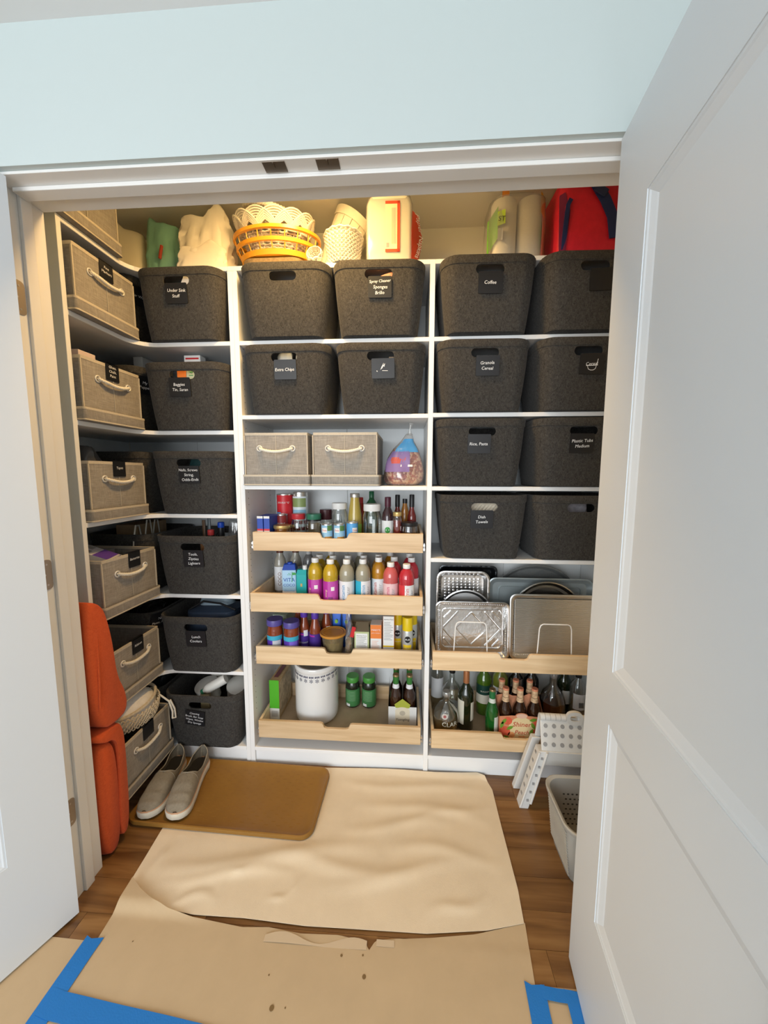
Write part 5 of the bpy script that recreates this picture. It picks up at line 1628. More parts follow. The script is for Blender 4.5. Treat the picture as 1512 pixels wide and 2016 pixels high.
# paper towels
r = thing('paper_towels', 'clear wrapped pack of white paper towel rolls with green print', 'paper towels', (0.498, 1.845, ZS), 0)
TW = pm('towel_paper', (.82, .78, .70), .85, bump=.5, bs=90, dist=.002)
for i, (x, y) in enumerate(((-.052, 0), (.066, .0), (.005, .095))):
    o_ = lath('roll', r, [(.02, 0), (.056, 0), (.0575, .003), (.0575, .272), (.055, .277), (.022, .277), (.020, .27)], TW, 32, 40, loc=(x, y, .004))
f_ = obj('wrap', M().loft([rrect(.255, .22, .06, 6, 0, .005, .04), rrect(.262, .225, .06, 6, .15, .005, .04), rrect(.255, .215, .06, 6, .275, .005, .04), rrect(.20, .12, .05, 6, .318, .01, .04), rrect(.16, .03, .012, 6, .34, .01, .04)]), FILM, r, 50)
def wrap_patch(x0, x1, z0, z1, z2, z3, y0, y1):
    return M().add([(x0, y0, z0), (x1, y1, z1), (x1, y1, z2), (x0, y0, z3)], [(0, 1, 2, 3)])
GP = C('towel_green', (.16, .42, .05), .35)
gp = obj('green_print', wrap_patch(-.1285, -.092, .05, .10, .235, .20, -.010, -.062), GP, f_)
obj('green_print', wrap_patch(.112, .136, .03, .03, .14, .20, -.055, -.015), GP, f_)
obj('lime_print', wrap_patch(-.094, -.062, .150, .155, .215, .21, -.063, -.0735), C('towel_lime', (.42, .60, .06), .35), f_)
ftext(f_, 'ST', -.078, .175, .026, INK, -.0735, .03, slant=.1)
obj('grey_print', wrap_patch(-.092, -.070, .09, .085, .135, .14, -.064, -.073), C('towel_grey', (.32, .33, .36), .4), f_)
obj('orange_print', wrap_patch(-.075, -.040, .275, .28, .318, .312, -.055, -.045), C('towel_orange', (.82, .30, .04), .35), f_)
obj('yellow_print', wrap_patch(.098, .130, .21, .20, .285, .295, -.055, -.02), C('towel_yellow', (.86, .55, .03), .35), f_)
# red cooler bag
r = thing('cooler_bag', 'red insulated cooler bag with navy straps on the top shelf', 'cooler bag', (0.835, 1.885, ZS), 0.02)
RC = pm('red_nylon', (.68, .016, .045), .55, var=.08, vs=30, bump=.15, bs=200)
NV = pm('navy_webbing', (.012, .028, .14), .6, bump=.3, bs=400)
b = obj('body', M().loft([rrect(.33, .26, .03, 5, 0), rrect(.345, .27, .03, 5, .03), rrect(.340, .265, .035, 5, .20), rrect(.318, .24, .04, 5, .325), rrect(.29, .20, .04, 5, .345)]), RC, r, 45)
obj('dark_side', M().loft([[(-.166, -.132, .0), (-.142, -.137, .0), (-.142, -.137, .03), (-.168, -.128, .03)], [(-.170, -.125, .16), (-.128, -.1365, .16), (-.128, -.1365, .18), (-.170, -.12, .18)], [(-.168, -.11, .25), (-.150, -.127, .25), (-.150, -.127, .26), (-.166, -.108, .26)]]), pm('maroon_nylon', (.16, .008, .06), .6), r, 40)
def strap(pts, wd):
    m = M()
    P_ = [Vector(p) for p in pts]
    rings = []
    for i, p in enumerate(P_):
        t = (P_[min(i + 1, len(P_) - 1)] - P_[max(i - 1, 0)]).normalized()
        s_ = t.cross(Vector((0, -1, 0))).normalized() * wd / 2
        f = Vector((0, -.0022, 0))
        rings.append([p - s_ - f, p + s_ - f, p + s_ + f, p - s_ + f])
    return m.loft(rings)
obj('strap', strap([(-.052, -.118, .338), (-.022, -.131, .29), (.020, -.137, .22), (.052, -.140, .15), (.066, -.142, .06)], .045), NV, r)
obj('strap', strap([(-.150, -.132, .02), (-.146, -.137, .12), (-.140, -.1385, .20), (-.128, -.1385, .225)], .018), NV, r)
obj('buckle', M().box((-.028, -.006, -.018), (.028, .004, .018)), C('navy_plastic', (.02, .035, .12), .35), r, loc=(-.001, -.138, .255), rot=(0, .55, 0), bevel=.003)
# ------------------------------------------------------------------ floor coverings
def interp(pts, t):
    L_ = [0.0]
    for a, b in zip(pts, pts[1:]):
        L_.append(L_[-1] + math.hypot(b[0] - a[0], b[1] - a[1]))
    d = t * L_[-1]
    for i in range(len(pts) - 1):
        if d <= L_[i + 1] or i == len(pts) - 2:
            q = (d - L_[i]) / max(1e-9, L_[i + 1] - L_[i])
            return (pts[i][0] + (pts[i + 1][0] - pts[i][0]) * q, pts[i][1] + (pts[i + 1][1] - pts[i][1]) * q)
def coons(front, back, left, right):
    """front, back run left to right; left, right run front to back"""
    P00, P10, P01, P11 = front[0], front[-1], back[0], back[-1]
    def f(u, v):
        c, d, a, b = interp(front, u), interp(back, u), interp(left, v), interp(right, v)
        o = []
        for k in range(2):
            o.append((1 - v) * c[k] + v * d[k] + (1 - u) * a[k] + u * b[k] - ((1 - u) * (1 - v) * P00[k] + u * (1 - v) * P10[k] + (1 - u) * v * P01[k] + u * v * P11[k]))
        return o
    return f
KRAFT = pm('kraft_paper', (.54, .412, .256), .75, var=.05, vs=5, bump=.08, bs=25)
cf = coons([(-1.050, 1.098), (-1.03, 1.084), (-0.93, 1.090), (-0.752, 1.074), (-0.566, 1.076), (-0.342, 1.068), (0.082, 1.074), (0.294, 1.096), (0.426, 1.125)],
           [(-1.095, 1.735), (-0.373, 1.742), (-0.097, 1.746), (0.16, 1.738), (0.30, 1.745), (0.385, 1.752), (0.420, 1.735)],
           [(-1.050, 1.098), (-1.062, 1.25), (-1.073, 1.369), (-1.095, 1.735)],
           [(0.426, 1.125), (0.436, 1.227), (0.438, 1.485), (0.442, 1.66), (0.420, 1.735)])
FOLDS = [((-1.00, 1.215), (-.15, 1.335), .010, .034), ((-.93, 1.18), (-.45, 1.225), .006, .020), ((-.55, 1.285), (.05, 1.255), .007, .030), ((-.30, 1.20), (.25, 1.30), .006, .028),
         ((-.30, 1.665), (.38, 1.640), .008, .026), ((-.20, 1.56), (.36, 1.50), .007, .030), ((.02, 1.46), (.40, 1.58), .005, .022), ((-.25, 1.43), (.20, 1.47), .006, .026),
         ((-.70, 1.16), (-.62, 1.25), .005, .012), ((-.50, 1.12), (-.40, 1.20), .005, .012), ((.10, 1.12), (.30, 1.20), .005, .020), ((-.05, 1.36), (.38, 1.33), .006, .028), ((-1.02, 1.16), (-.97, 1.33), .006, .02), ((-.88, 1.10), (-.70, 1.13), .005, .018)]
def wr(x, y):
    z = .0062 + .0022 * noise.noise((x * 1.6 + 3, y * 3.2, .3)) + .0007 * noise.noise((x * 7 + 1.3 * y, y * 10, 4.3))
    for (x0, y0), (x1, y1), am, wd_ in FOLDS:
        dx, dy = x1 - x0, y1 - y0
        t = max(0, min(1, ((x - x0) * dx + (y - y0) * dy) / (dx * dx + dy * dy)))
        bend = .02 * math.sin(5 * t + x0 * 9)
        px_, py_ = x0 + dx * t, y0 + dy * t + bend
        d2_ = ((x - px_) ** 2 + (y - py_) ** 2) / (wd_ * wd_)
        z += am * math.sin(PI * (.08 + .84 * t)) * math.exp(-d2_)
    return z
def on_mat(x, y):
    # cloth lies flat where the boot tray presses on it
    dx = min(x + 1.30, -0.36 - x)
    dy = y - 1.35
    return max(0.0, min(1.0, min(dx, dy) / .05))
def cloth(u, v):
    x, y = cf(u, v)
    z = max(.0048, wr(x, y))
    z = z * (1 - on_mat(x, y)) + .0045 * on_mat(x, y)
    if v > .95:
        z += .010 * (v - .95) / .05 * max(0, min(1, (x + .35) / .35))
    if v < .03 and x > -.75:
        z = max(z, .006)
    return (x, y, z)
dcl = obj('drop_cloth', M().slab(cloth, 150, 80, .0015), pm('canvas_cream', (.76, .645, .475), .85, var=.04, vs=6, bump=.35, bs=700, dist=.0012), None, 70)
tag(dcl, 'wrinkled cream canvas drop cloth on the pantry floor', 'drop cloth')
pf = coons([(-1.040, -.30), (.30, -.30)],
           [(-1.046, 1.162), (-.99, 1.128), (-.925, 1.100), (-.85, 1.080), (-.75, 1.066), (-.654, 1.060), (-.56, 1.052), (-.467, 1.058), (-.35, 1.048), (-.22, 1.052), (-.125, 1.040), (-.112, 1.018), (-.091, 1.046), (-.031, 1.054), (.10, 1.066), (.25, 1.085), (.43, 1.128)],
           [(-1.040, -.30), (-1.034, .975), (-1.046, 1.162)], [(.30, -.30), (.409, .961), (.43, 1.128)])
def paper(u, v):
    x, y = pf(u, v)
    z = .0028 + .0012 * (noise.noise((x * 3, y * 4, 1.1)) + 1)
    if y > 1.06 and x < -.6:
        k_ = min(1, (y - 1.06) / .03)
        z += .020 * k_
    if y > 1.055 and x > .0:
        z = .0026
    return (x, y, z)
kp = obj('kraft_sheet', M().slab(paper, 120, 110, .0004), KRAFT, None, 60)
tag(kp, 'large sheet of brown kraft paper in front of the drop cloth', 'paper')
m = M().slab(lambda u, v: (-.47 + .35 * u, 1.018 + .030 * v * (.6 + .4 * math.sin(9 * u)) , .0060 + .0015 * math.sin(7 * u)), 24, 3, .0004)
obj('torn_flap', m, pm('torn_paper', (.60, .48, .33), .8), kp)
obj('torn_flap', M().slab(lambda u, v: (-.088 + .06 * u, 1.030 + .018 * v, .0062), 6, 2, .0004), MATS['torn_paper'], kp)
m = M()
for sx, sy, sr in ((-.385, .872, .007), (-.42, .94, .0025), (-.12, .955, .006), (-.20, 1.0, .004), (-.13, 1.005, .003), (-.91, .99, .002), (-.345, .875, .0022)):
    m.lathe([(sr, .0054), (sr * .7, .0056)], 10, (sx, sy, 0))
obj('stain', m, pm('stain_brown', (.20, .125, .05), .7), kp)
m = M().slab(lambda u, v: (-2.1 + 1.08 * u, -.30 + (1.284 + .10 * (1 - u) * .15) * v, .0013), 12, 4, .0004)
tag(obj('kraft_sheet', m, KRAFT, None), 'kraft paper strip under the left door', 'paper')
m = M().slab(lambda u, v: (.405 + .16 * u, -.30 + 1.272 * v, .0013), 6, 4, .0004)
tag(obj('kraft_sheet', m, KRAFT, None), 'kraft paper strip under the right door', 'paper')
TAPE = pm('blue_tape', (.012, .19, .60), .55, bump=.25, bs=250)
def tape(label, p0, p1, wd, z, jag=.004):
    d = Vector((p1[0] - p0[0], p1[1] - p0[1]))
    n_ = Vector((-d.y, d.x)).normalized() * wd / 2
    m = M().slab(lambda u, v: (p0[0] + d.x * u + n_.x * (2 * v - 1) + jag * (1 if u in (0, 1) else 0) * math.sin(v * 9), p0[1] + d.y * u + n_.y * (2 * v - 1) + jag * (1 if u in (0, 1) else 0) * math.cos(v * 7), z + .0006 * math.sin(u * 17)), 20, 3, .0003)
    return tag(obj('masking_tape', m, TAPE, None), label, 'tape', 'strips of blue masking tape')
tape('blue masking tape strip running towards the left door', (-1.046, .990), (-1.058, .10), .060, .0068)
tape('blue masking tape strip across the kraft paper at lower left', (-1.065, .838), (-.25, .775), .058, .0075)
tape('wide blue masking tape strip at lower right, nearest the drop cloth', (.408, .972), (.345, .10), .058, .0068)
tape('blue masking tape strip reaching under the right door', (.425, .955), (.60, .945), .030, .0075)
tape('short blue masking tape strip beside the right door bottom', (.515, .962), (.498, .70), .042, .0080)

# ------------------------------------------------------------------ boot tray and shoes
r = thing('boot_tray', 'brown rubber boot tray lying on the drop cloth', 'boot tray', (-0.822, 1.546, 0.0088), -0.026)
RUB = pm('brown_rubber', (.27, .135, .026), .42, var=.10, vs=4, bump=.12, bs=220)
tw, td = .862, .372
obj('tray', M().loft([rrect(tw, td, .055, 8, 0), rrect(tw + .004, td + .004, .056, 8, .008), rrect(tw, td, .055, 8, .017), rrect(tw - .010, td - .010, .052, 8, .0185), rrect(tw - .022, td - .022, .046, 8, .015), rrect(tw - .055, td - .055, .035, 8, .0065), rrect(tw - .075, td - .075, .028, 8, .0070), rrect(tw - .080, td - .080, .026, 8, .0060)]), RUB, r, 40)
m = M()
for i in range(26):
    for j in range(9):
        x, y = -.36 + .0285 * i, -.135 + .034 * j + .017 * (i % 2)
        m.box((x - .009, y - .0012, .006), (x + .009, y + .0012, .0068))
obj('embossed_pattern', m, RUB, r)
SOLE = pm('shoe_sole', (.62, .58, .48), .6, var=.06, vs=30)
UPPER = fabric('shoe_canvas', (.20, .175, .13), (.29, .255, .195), 60, .9, bump=.3, bs=900)
LIN = pm('shoe_lining', (.015, .014, .013), .85)
RAND = pm('shoe_rand', (.52, .30, .17), .6)
def hw(t):     # half width of the last along heel(0)..toe(1)
    w_ = .041 + .014 * max(0, min(1, (t - .22) / .42)) ** 1.2
    if t < .12:
        w_ *= math.sqrt(max(.02, 1 - ((.12 - t) / .122) ** 2))
    if t > .80:
        w_ *= max(.02, 1 - ((t - .80) / .202) ** 2.6) ** (1 / 2.2)
    return w_
def cl(t):     # curved centre line
    return .010 * math.sin(PI * t) 
def top(t):
    pts = [(0, .112), (.10, .104), (.28, .088), (.42, .096), (.54, .104), (.66, .098), (.80, .084), (.92, .070), (1.0, .050)]
    for (a, za), (b, zb) in zip(pts, pts[1:]):
        if t <= b:
            q = (t - a) / (b - a)
            q = q * q * (3 - 2 * q)
            return za + (zb - za) * q
    return .050
LN = .325
def shoe(label, loc, rz, mir):
    r = thing('slip_on_shoe', label, 'shoe', loc, rz, 'pair of slip-on shoes')
    N_ = 26
    ts = [.5 - .5 * math.cos(PI * i / N_) for i in range(N_ + 1)]
    def outline(z, grow, lift=0):
        o = []
        for t in ts:
            o.append((mir * cl(t) + hw(t) + grow, -LN * t, z))
        for t in ts[::-1]:
            o.append((mir * cl(t) - hw(t) - grow, -LN * t, z))
        return [(p[0], p[1] + (grow if k_ in (0, len(o) - 1) else (-grow if k_ in (N_, N_ + 1) else 0)), p[2] + (.006 * max(0, -p[1] / LN - .8) / .2 if z < .02 else 0)) for k_, p in enumerate(o)]
    s_ = obj('sole', M().loft([outline(0, -.004), outline(.004, .002), outline(.030, .005), outline(.038, .0015)]), SOLE, r, 50)
    obj('rand', M().loft([outline(.0375, .0022), outline(.043, .0008), outline(.043, -.003)], False, False), RAND, s_, 50)
    def sec(t, k, inset=0.0, z0=.036):
        h = top(t) - z0
        w_ = max(.002, hw(t) - inset)
        a = math.radians(k)
        e_ = .66
        return (mir * cl(t) + w_ * math.copysign(abs(math.cos(a)) ** e_, math.cos(a)), -LN * t, z0 + (h - inset) * math.sin(a) ** e_)
    def openk(t):    # how far the sides rise before the opening, degrees
        if t > .53:
            return 90
        if t < .03:
            return 90 - 40 * t / .03
        q = (t - .03) / .50
        return 50 - 24 * math.sin(PI * min(1, q) ** .9) + 40 * max(0, (q - .86) / .14) ** 1.3
    m = M()
    for ins, flip in ((0.0, False),):
        for side in (0, 1):
            def fn(u, v):
                t = u
                k = openk(t) * v
                return sec(t, k if side == 0 else 180 - k, ins)
            m.grid(lambda u, v: fn(.5 - .5 * math.cos(PI * u), v), 60, 10)
    # heel counter
    m.grid(lambda u, v: sec(0.0, 180 * u * 1.0, 0.0) if v == 1 else (sec(0.0, 180 * u)[0], 0.004 * math.sin(PI * u), sec(0.0, 180 * u)[2] * v + .028 * (1 - v)), 14, 4)
    up = obj('upper', m, UPPER, r, 60)
    m = M()
    for side in (0, 1):
        m.grid(lambda u, v: sec(.012 + .56 * u, (openk(.012 + .56 * u) - .5) * v if side == 0 else 180 - (openk(.012 + .56 * u) - .5) * v, .0035), 30, 8)
    obj('lining', m, pm('shoe_inner', (.16, .14, .105), .85), r, 60)
    obj('insole', M().grid(lambda u, v: (mir * cl(.03 + .6 * u) + (hw(.03 + .6 * u) - .004) * (2 * v - 1), -LN * (.03 + .6 * u), .046), 20, 4), LIN, r, 60)
    pts = []
    for i in range(31):
        t = .006 + .522 * i / 30
        pts.append(sec(t, openk(t)))
    for i in range(30, -1, -1):
        t = .006 + .522 * i / 30
        pts.append(sec(t, 180 - openk(t)))
    obj('collar_binding', M().tube(pts, .0028, 6), pm('shoe_binding', (.30, .27, .21), .8), up, 60)
    pts = [sec(.53, k) for k in range(8, 173, 8)]
    obj('seam', M().tube(pts, .0014, 5), MATS['shoe_binding'], up, 60)
    return r
shoe('taupe slip-on shoe next to the linen box', (-1.208, 1.704, .0215), 0.13, 1)
shoe('taupe slip-on shoe nearer the middle of the boot tray', (-1.076, 1.706, .0215), 0.16, -1)

# ------------------------------------------------------------------ folded orange cushion behind the left jamb
r = thing('folded_cushion', 'folded orange seat cushion standing behind the left door jamb', 'cushion', (-1.25, 1.29, 0), 0)
ORC = fabric('orange_fabric', (.52, .075, .018), (.66, .11, .03), 90, .85, bump=.25, bs=600)
def pad(profile, x0, x1, puff=.9, n=40, steps=7):
    """pillow: closed (y,z) profile swept along x with softened ends"""
    cy_ = sum(p[0] for p in profile) / len(profile)
    cz_ = sum(p[1] for p in profile) / len(profile)
    R = []
    prs = [(0, .80), (.03, .92), (.10, .985), (.3, 1.0), (.7, 1.0), (.90, .975), (.97, .90), (1.0, .74)]
    for t, k in prs:
        R.append([(x0 + (x1 - x0) * t, cy_ + (p[0] - cy_) * k, cz_ + (p[1] - cz_) * (1 - (1 - k) * .25)) for p in profile])
    return M().loft(R)
def smooth_poly(pts, n=4):
    for _ in range(n):
        o = []
        for i in range(len(pts)):
            a, b = pts[i], pts[(i + 1) % len(pts)]
            o.append((a[0] * .75 + b[0] * .25, a[1] * .75 + b[1] * .25))
            o.append((a[0] * .25 + b[0] * .75, a[1] * .25 + b[1] * .75))
        pts = o
    return pts
px = lambda l: [(y_ - 1.29, z_) for y_, z_ in l]
XB = -.30
pA = smooth_poly(px([(1.212, .0), (1.300, .0), (1.312, .30), (1.300, .47), (1.262, .505), (1.212, .49)]), 3)
obj('lower_pad', pad(pA, XB, .050), ORC, r, 60)
pB = smooth_poly(px([(1.285, .02), (1.347, .03), (1.357, .40), (1.347, .53), (1.290, .555), (1.225, .55), (1.215, .515), (1.29, .50), (1.312, .43)]), 3)
obj('middle_pad', pad(pB, XB, .058), ORC, r, 60)
pC = smooth_poly(px([(1.212, .560), (1.345, .548), (1.376, .585), (1.366, .66), (1.330, .74), (1.318, .90), (1.290, 1.03), (1.260, 1.085), (1.214, 1.09)]), 3)
up = obj('upper_pad', pad(pC, -.066, .062), ORC, r, 60)
obj('piping', M().tube([(.045, -.050, 1.055), (.060, -.044, .95), (.064, -.052, .80), (.062, -.058, .66)], .004, 8), ORC, up, 60)

# ------------------------------------------------------------------ folding step stool
r = thing('step_stool', 'white folding plastic step stool with grey grip dots', 'step stool', (0.80, 1.598, 0), -0.03)
SW = pm('stool_white', (.70, .70, .68), .5)
SG = pm('stool_grey', (.32, .32, .32), .6)
hz0, hz1 = .285, .432          # hinge line and ridge of the half-folded top
def tp(u, v):                  # plate coordinates: u across, v up the slope
    return (u, -.012 + .045 * v, hz0 + (hz1 - hz0) * v)
def plate(u0, u1, v0, v1, th):
    a = [tp(u0, v0), tp(u1, v0), tp(u1, v1), tp(u0, v1)]
    b = [(p[0], p[1] + th, p[2] + th * .2) for p in a]
    return M().loft([a[::-1], b[::-1]])
t_ = obj('top_plate', plate(-.155, .155, 0, .94, .012), SW, r, bevel=.004)
obj('rear_plate', M().loft([[(-.155, .050, hz1 - .01), (.155, .050, hz1 - .01), (.155, .085, hz0), (-.155, .085, hz0)], [(-.155, .062, hz1 - .008), (.155, .062, hz1 - .008), (.155, .097, hz0), (-.155, .097, hz0)]]), SW, r, bevel=.004)
for k in range(6):
    u0 = -.155 + k * .0235
    obj('hinge_knuckle', M().loft([[(x_, .040 + .017 * math.cos(q * PI / 8), hz1 - .010 + .017 * math.sin(q * PI / 8)) for q in range(16)] for x_ in (u0 + .0008, u0 + .0225)]), SW, t_, 40)
for k in range(6):
    u0 = .155 - (k + 1) * .0235
    obj('hinge_knuckle', M().loft([[(x_, .040 + .017 * math.cos(q * PI / 8), hz1 - .010 + .017 * math.sin(q * PI / 8)) for q in range(16)] for x_ in (u0 + .0008, u0 + .0225)]), SW, t_, 40)
for i in range(8):
    for j in range(3):
        u, v = -.135 + .0385 * i, .20 + .26 * j
        o_ = M()
        ring = [tp(u + .0095 * math.cos(q * PI / 8) + .003 * (j - 1), v + .062 * math.sin(q * PI / 8)) for q in range(16)]
        o_.loft([[(p[0], p[1] - .0004, p[2]) for p in ring], [(p[0], p[1] - .0016, p[2]) for p in ring]][::-1])
        obj('grip_dot', o_, SG, t_)
m = M()
hp = smooth_poly([(-.034, .40), (.034, .40), (.04, .455), (.0, .47), (-.04, .455)], 3)
hi = smooth_poly([(-.022, .422), (.022, .422), (.024, .445), (.0, .452), (-.024, .445)], 3)
m.loft([[(p[0], .018, p[1]) for p in hp], [(p[0], .018, p[1]) for p in hi], [(p[0], .034, p[1]) for p in hi], [(p[0], .034, p[1]) for p in hp], [(p[0], .018, p[1]) for p in hp]], False, False)
obj('carry_handle', m, SW, r, 40)
# front leg frame: apron and two splayed legs
obj('apron', M().loft([[(-.150, -.016, .286), (.150, -.016, .286), (.155, -.014, .215), (-.155, -.014, .215)], [(-.150, -.004, .286), (.150, -.004, .286), (.155, -.002, .215), (-.155, -.002, .215)]]), SW, r, bevel=.003)
for sx in (-1, 1):
    topx, botx = sx * .158, sx * .240
    def lg(a, d, z):
        q = 1 - z / .29
        return (topx + (botx - topx) * q + sx * a, d + -.012 * q, z)
    m = M().loft([[lg(-.030, -.020, z), lg(.012, -.020, z), lg(.012, .030, z), lg(-.030, .030, z)] for z in (.288, .012, 0.0)])
    l_ = obj('leg', m, SW, r, bevel=.003)
    obj('rib', M().tube([lg(-.026, -.022, .285), lg(-.030, -.022, .03)], .006, 8), SW, l_, 60)
    obj('rib', M().tube([lg(.008, -.022, .285), lg(.010, -.022, .012)], .005, 8), SW, l_, 60)
    m = M()
    for k in range(6):
        z = .045 + k * .042
        c_ = lg(-.012, -.021, z)
        m.box((c_[0] - .005, c_[1] - .003, c_[2] - .005), (c_[0] + .005, c_[1] + .002, c_[2] + .005))
        c_ = lg(.0125 if sx > 0 else .0125, .004, z + .012)
        m.box((c_[0] - .0015, c_[1] - .008, c_[2] - .006), (c_[0] + .0015, c_[1] + .008, c_[2] + .006))
    obj('notches', m, SG, l_)
    obj('rear_leg', M().loft([[(lg(-.03, 0, z)[0], .075, z), (lg(.012, 0, z)[0], .075, z), (lg(.012, 0, z)[0], .105, z), (lg(-.03, 0, z)[0], .105, z)] for z in (.285, 0.0)]), SW, r, bevel=.003)
    obj('side_brace', M().loft([[lg(-.028, .030, z), lg(-.020, .030, z), lg(-.020, .076, z), lg(-.028, .076, z)] for z in (.075, .03)]), SW, r)

# ------------------------------------------------------------------ grey laundry basket
r = thing('laundry_basket', 'grey plastic basket with perforated sides on the floor at right', 'basket', (0.812, 1.355, 0.0), 0.0)
BG = pm('basket_grey', (.46, .455, .42), .5)
def br(w_, d_, rr, z):
    return rrect(w_, d_, rr, 6, z)
bh = .250
obj('body', M().loft([br(.325, .205, .05, 0), br(.335, .215, .055, .006), br(.365, .245, .06, .12), br(.385, .265, .065, .225), br(.405, .285, .07, .236), br(.410, .290, .07, bh), br(.400, .280, .066, bh + .003), br(.380, .260, .062, bh - .004), br(.360, .240, .056, .12), br(.330, .210, .05, .012)]), BG, r, 40)
m = M()
for side in range(4):
    nn = 13 if side % 2 == 0 else 8
    for i in range(nn):
        for j in range(7):
            z = .055 + .021 * j
            t = z / .225
            wx, wy = (.330 + (.385 - .330) * t) / 2 - .008, (.210 + (.265 - .210) * t) / 2 - .008
            u = (i - (nn - 1) / 2) * .0185 + .009 * (j % 2)
            if side == 0:
                m.box((u - .004, wy - .0008, z - .0028), (u + .004, wy + .0008, z + .0028))
            elif side == 2:
                m.box((u - .004, -wy - .0008, z - .0028), (u + .004, -wy + .0008, z + .0028))
            elif side == 1:
                m.box((wx - .0008, u - .004, z - .0028), (wx + .0008, u + .004, z + .0028))
            else:
                m.box((-wx - .0008, u - .004, z - .0028), (-wx + .0008, u + .004, z + .0028))
pf_ = obj('perforations', m, pm('hole_dark', (.05, .05, .048), .8), r)
pf_['kind'] = 'stuff'
m = M()
for k in range(16):
    z = .03 + .012 * k
    t = z / .225
    wx = (.335 + (.385 - .335) * t) / 2
    m.tube([(-wx - .0005, -.085, z), (-wx - .0005, .085, z)], .0022, 5)
obj('ribs', m, BG, r, 60)
r = thing('snack_pack', 'orange packet lying in the grey basket', 'packet', (0.745, 1.285, .055), 0.3, rot=(-.25, .1, .3))
b = obj('packet', M().loft([rrect(.10, .045, .01, 3, 0), rrect(.112, .055, .015, 3, .06), rrect(.108, .04, .012, 3, .14), rrect(.106, .006, .002, 3, .165)]), C('packet_orange', (.80, .32, .02), .35), r, 45)
patch('white_mark', b, .0, .03, .06, .085, PAPERW, -.0278)
r = thing('snack_pack', 'brown carton beside the orange packet in the grey basket', 'packet', (0.868, 1.33, .014), -.2)
obj('carton', M().box((-.05, -.03, 0), (.05, .03, .13)), C('packet_brown', (.34, .15, .04), .5), r, bevel=.001)

# ------------------------------------------------------------------ things inside the bins and boxes
def cbox(name, label, cat, loc, size, mat, rot=(0, 0, 0), group=None):
    r = thing(name, label, cat, loc, 0, group, rot=rot)
    b = obj('carton', M().box((-size[0] / 2, -size[1] / 2, 0), (size[0] / 2, size[1] / 2, size[2])), mat, r, bevel=.001, seg=1)
    return r, b
# under sink bin: white paper behind the hand hole
r = thing('folded_paper', 'white folded paper showing in the under sink bin handle', 'paper', (-1.045, 1.752, ZA + .045), 0)
obj('sheet', M().loft([[(-.07, 0, 0), (.08, 0, 0), (.08, .006, 0), (-.07, .006, 0)], [(-.06, .0, .20), (.06, .0, .24), (.06, .006, .24), (-.06, .006, .20)], [(-.02, -.012, .26), (.055, -.012, .268), (.055, -.006, .268), (-.02, -.006, .26)]]), PAPERW, r)
# baggies bin
r, b = cbox('wrap_carton', 'orange wrap carton behind the baggies bin handle', 'carton', (-1.118, 1.785, ZB + .0135), (.045, .05, .300), ORANGE)
r, b = cbox('wrap_carton', 'green and white bag carton behind the baggies bin handle', 'carton', (-1.068, 1.785, ZB + .0135), (.050, .05, .300), C('carton_pale_green', (.55, .62, .48), .5))
ftext(b, '16', 0, .268, .022, GREEN, -.0252, .03, True)
r, b = cbox('wrap_carton', 'dark blue foil carton behind the baggies bin handle', 'carton', (-1.026, 1.785, ZB + .0135), (.030, .05, .298), BLUE)
r, b = cbox('wrap_carton', 'white carton sticking out of the baggies bin', 'carton', (-1.095, 1.845, ZB + .0135), (.085, .05, .372), PAPERW)
patch('red_print', b, -.035, .035, .352, .360, RED, -.025)
r, b = cbox('wrap_carton', 'tall brown carton at the back corner beside the baggies bin', 'carton', (-1.405, 2.035, ZB + .014), (.06, .10, .38), TAN)
r, b = cbox('wrap_carton', 'pale tall carton in the sideways bin behind the glue box', 'carton', (-1.415, 1.905, ZB + .012), (.05, .09, .385), C('carton_grey_white', (.50, .50, .47), .5))
# nails bin
r = thing('net_bag', 'dark green netting showing in the nails bin handle', 'netting', (-1.06, 1.825, ZC + .013), 0)
obj('bundle', sack(.15, .07, .27, 31., fold=.25, taper=.2), pm('dark_teal', (.015, .05, .055), .35, bump=.6, bs=60, dist=.005), r, 50)
# tools bin
for x, y, h, mt, cm, lb in ((-1.005, 1.86, .355, BLACK, C('blue_cap2', (.01, .06, .42), .35), 'black bottle with a blue cap in the tools bin'), (-1.055, 1.845, .315, BLACK, C('red_cap2', (.55, .05, .05), .35), 'black bottle with a red cap in the tools bin')):
    r = thing('capped_bottle', lb, 'bottle', (x, y, ZD + .0135), 0, 'bottles in the tools bin')
    lath('body', r, [(.016, 0), (.017, .004), (.017, h - .03)], mt, 16)
    lath('cap', r, [(.0165, h - .03), (.0175, h - .026), (.0175, h - .004), (.014, h)], cm, 16)
for x, y, h, mt, lb in ((-1.098, 1.855, .365, C('tool_brown', (.09, .045, .02), .5), 'brown handled tool standing in the tools bin'), (-1.080, 1.875, .375, C('tool_grey', (.10, .12, .13), .35), 'tall grey steel tool in the tools bin'), (-0.950, 1.895, .39, FILM, 'clear crinkled bag at the right of the tools bin')):
    r = thing('hand_tool' if mt is not FILM else 'plastic_bag', lb, 'tool' if mt is not FILM else 'bag', (x, y, ZD + .0135), 0)
    if mt is FILM:
        obj('film', sack(.060, .06, h - .04, 41., fold=.18, taper=.1), FILM, r, 50)
    else:
        obj('shaft', M().loft([rrect(.022, .012, .004, 2, 0), rrect(.024, .013, .004, 2, h * .7), rrect(.016, .010, .003, 2, h * .72), rrect(.016, .010, .003, 2, h)]), mt, r, 40)
r, b = cbox('wrap_carton', 'yellow lighter packet behind the tools bin handle', 'packet', (-1.035, 1.78, ZD + .0135), (.012, .01, .262), YELLOW)
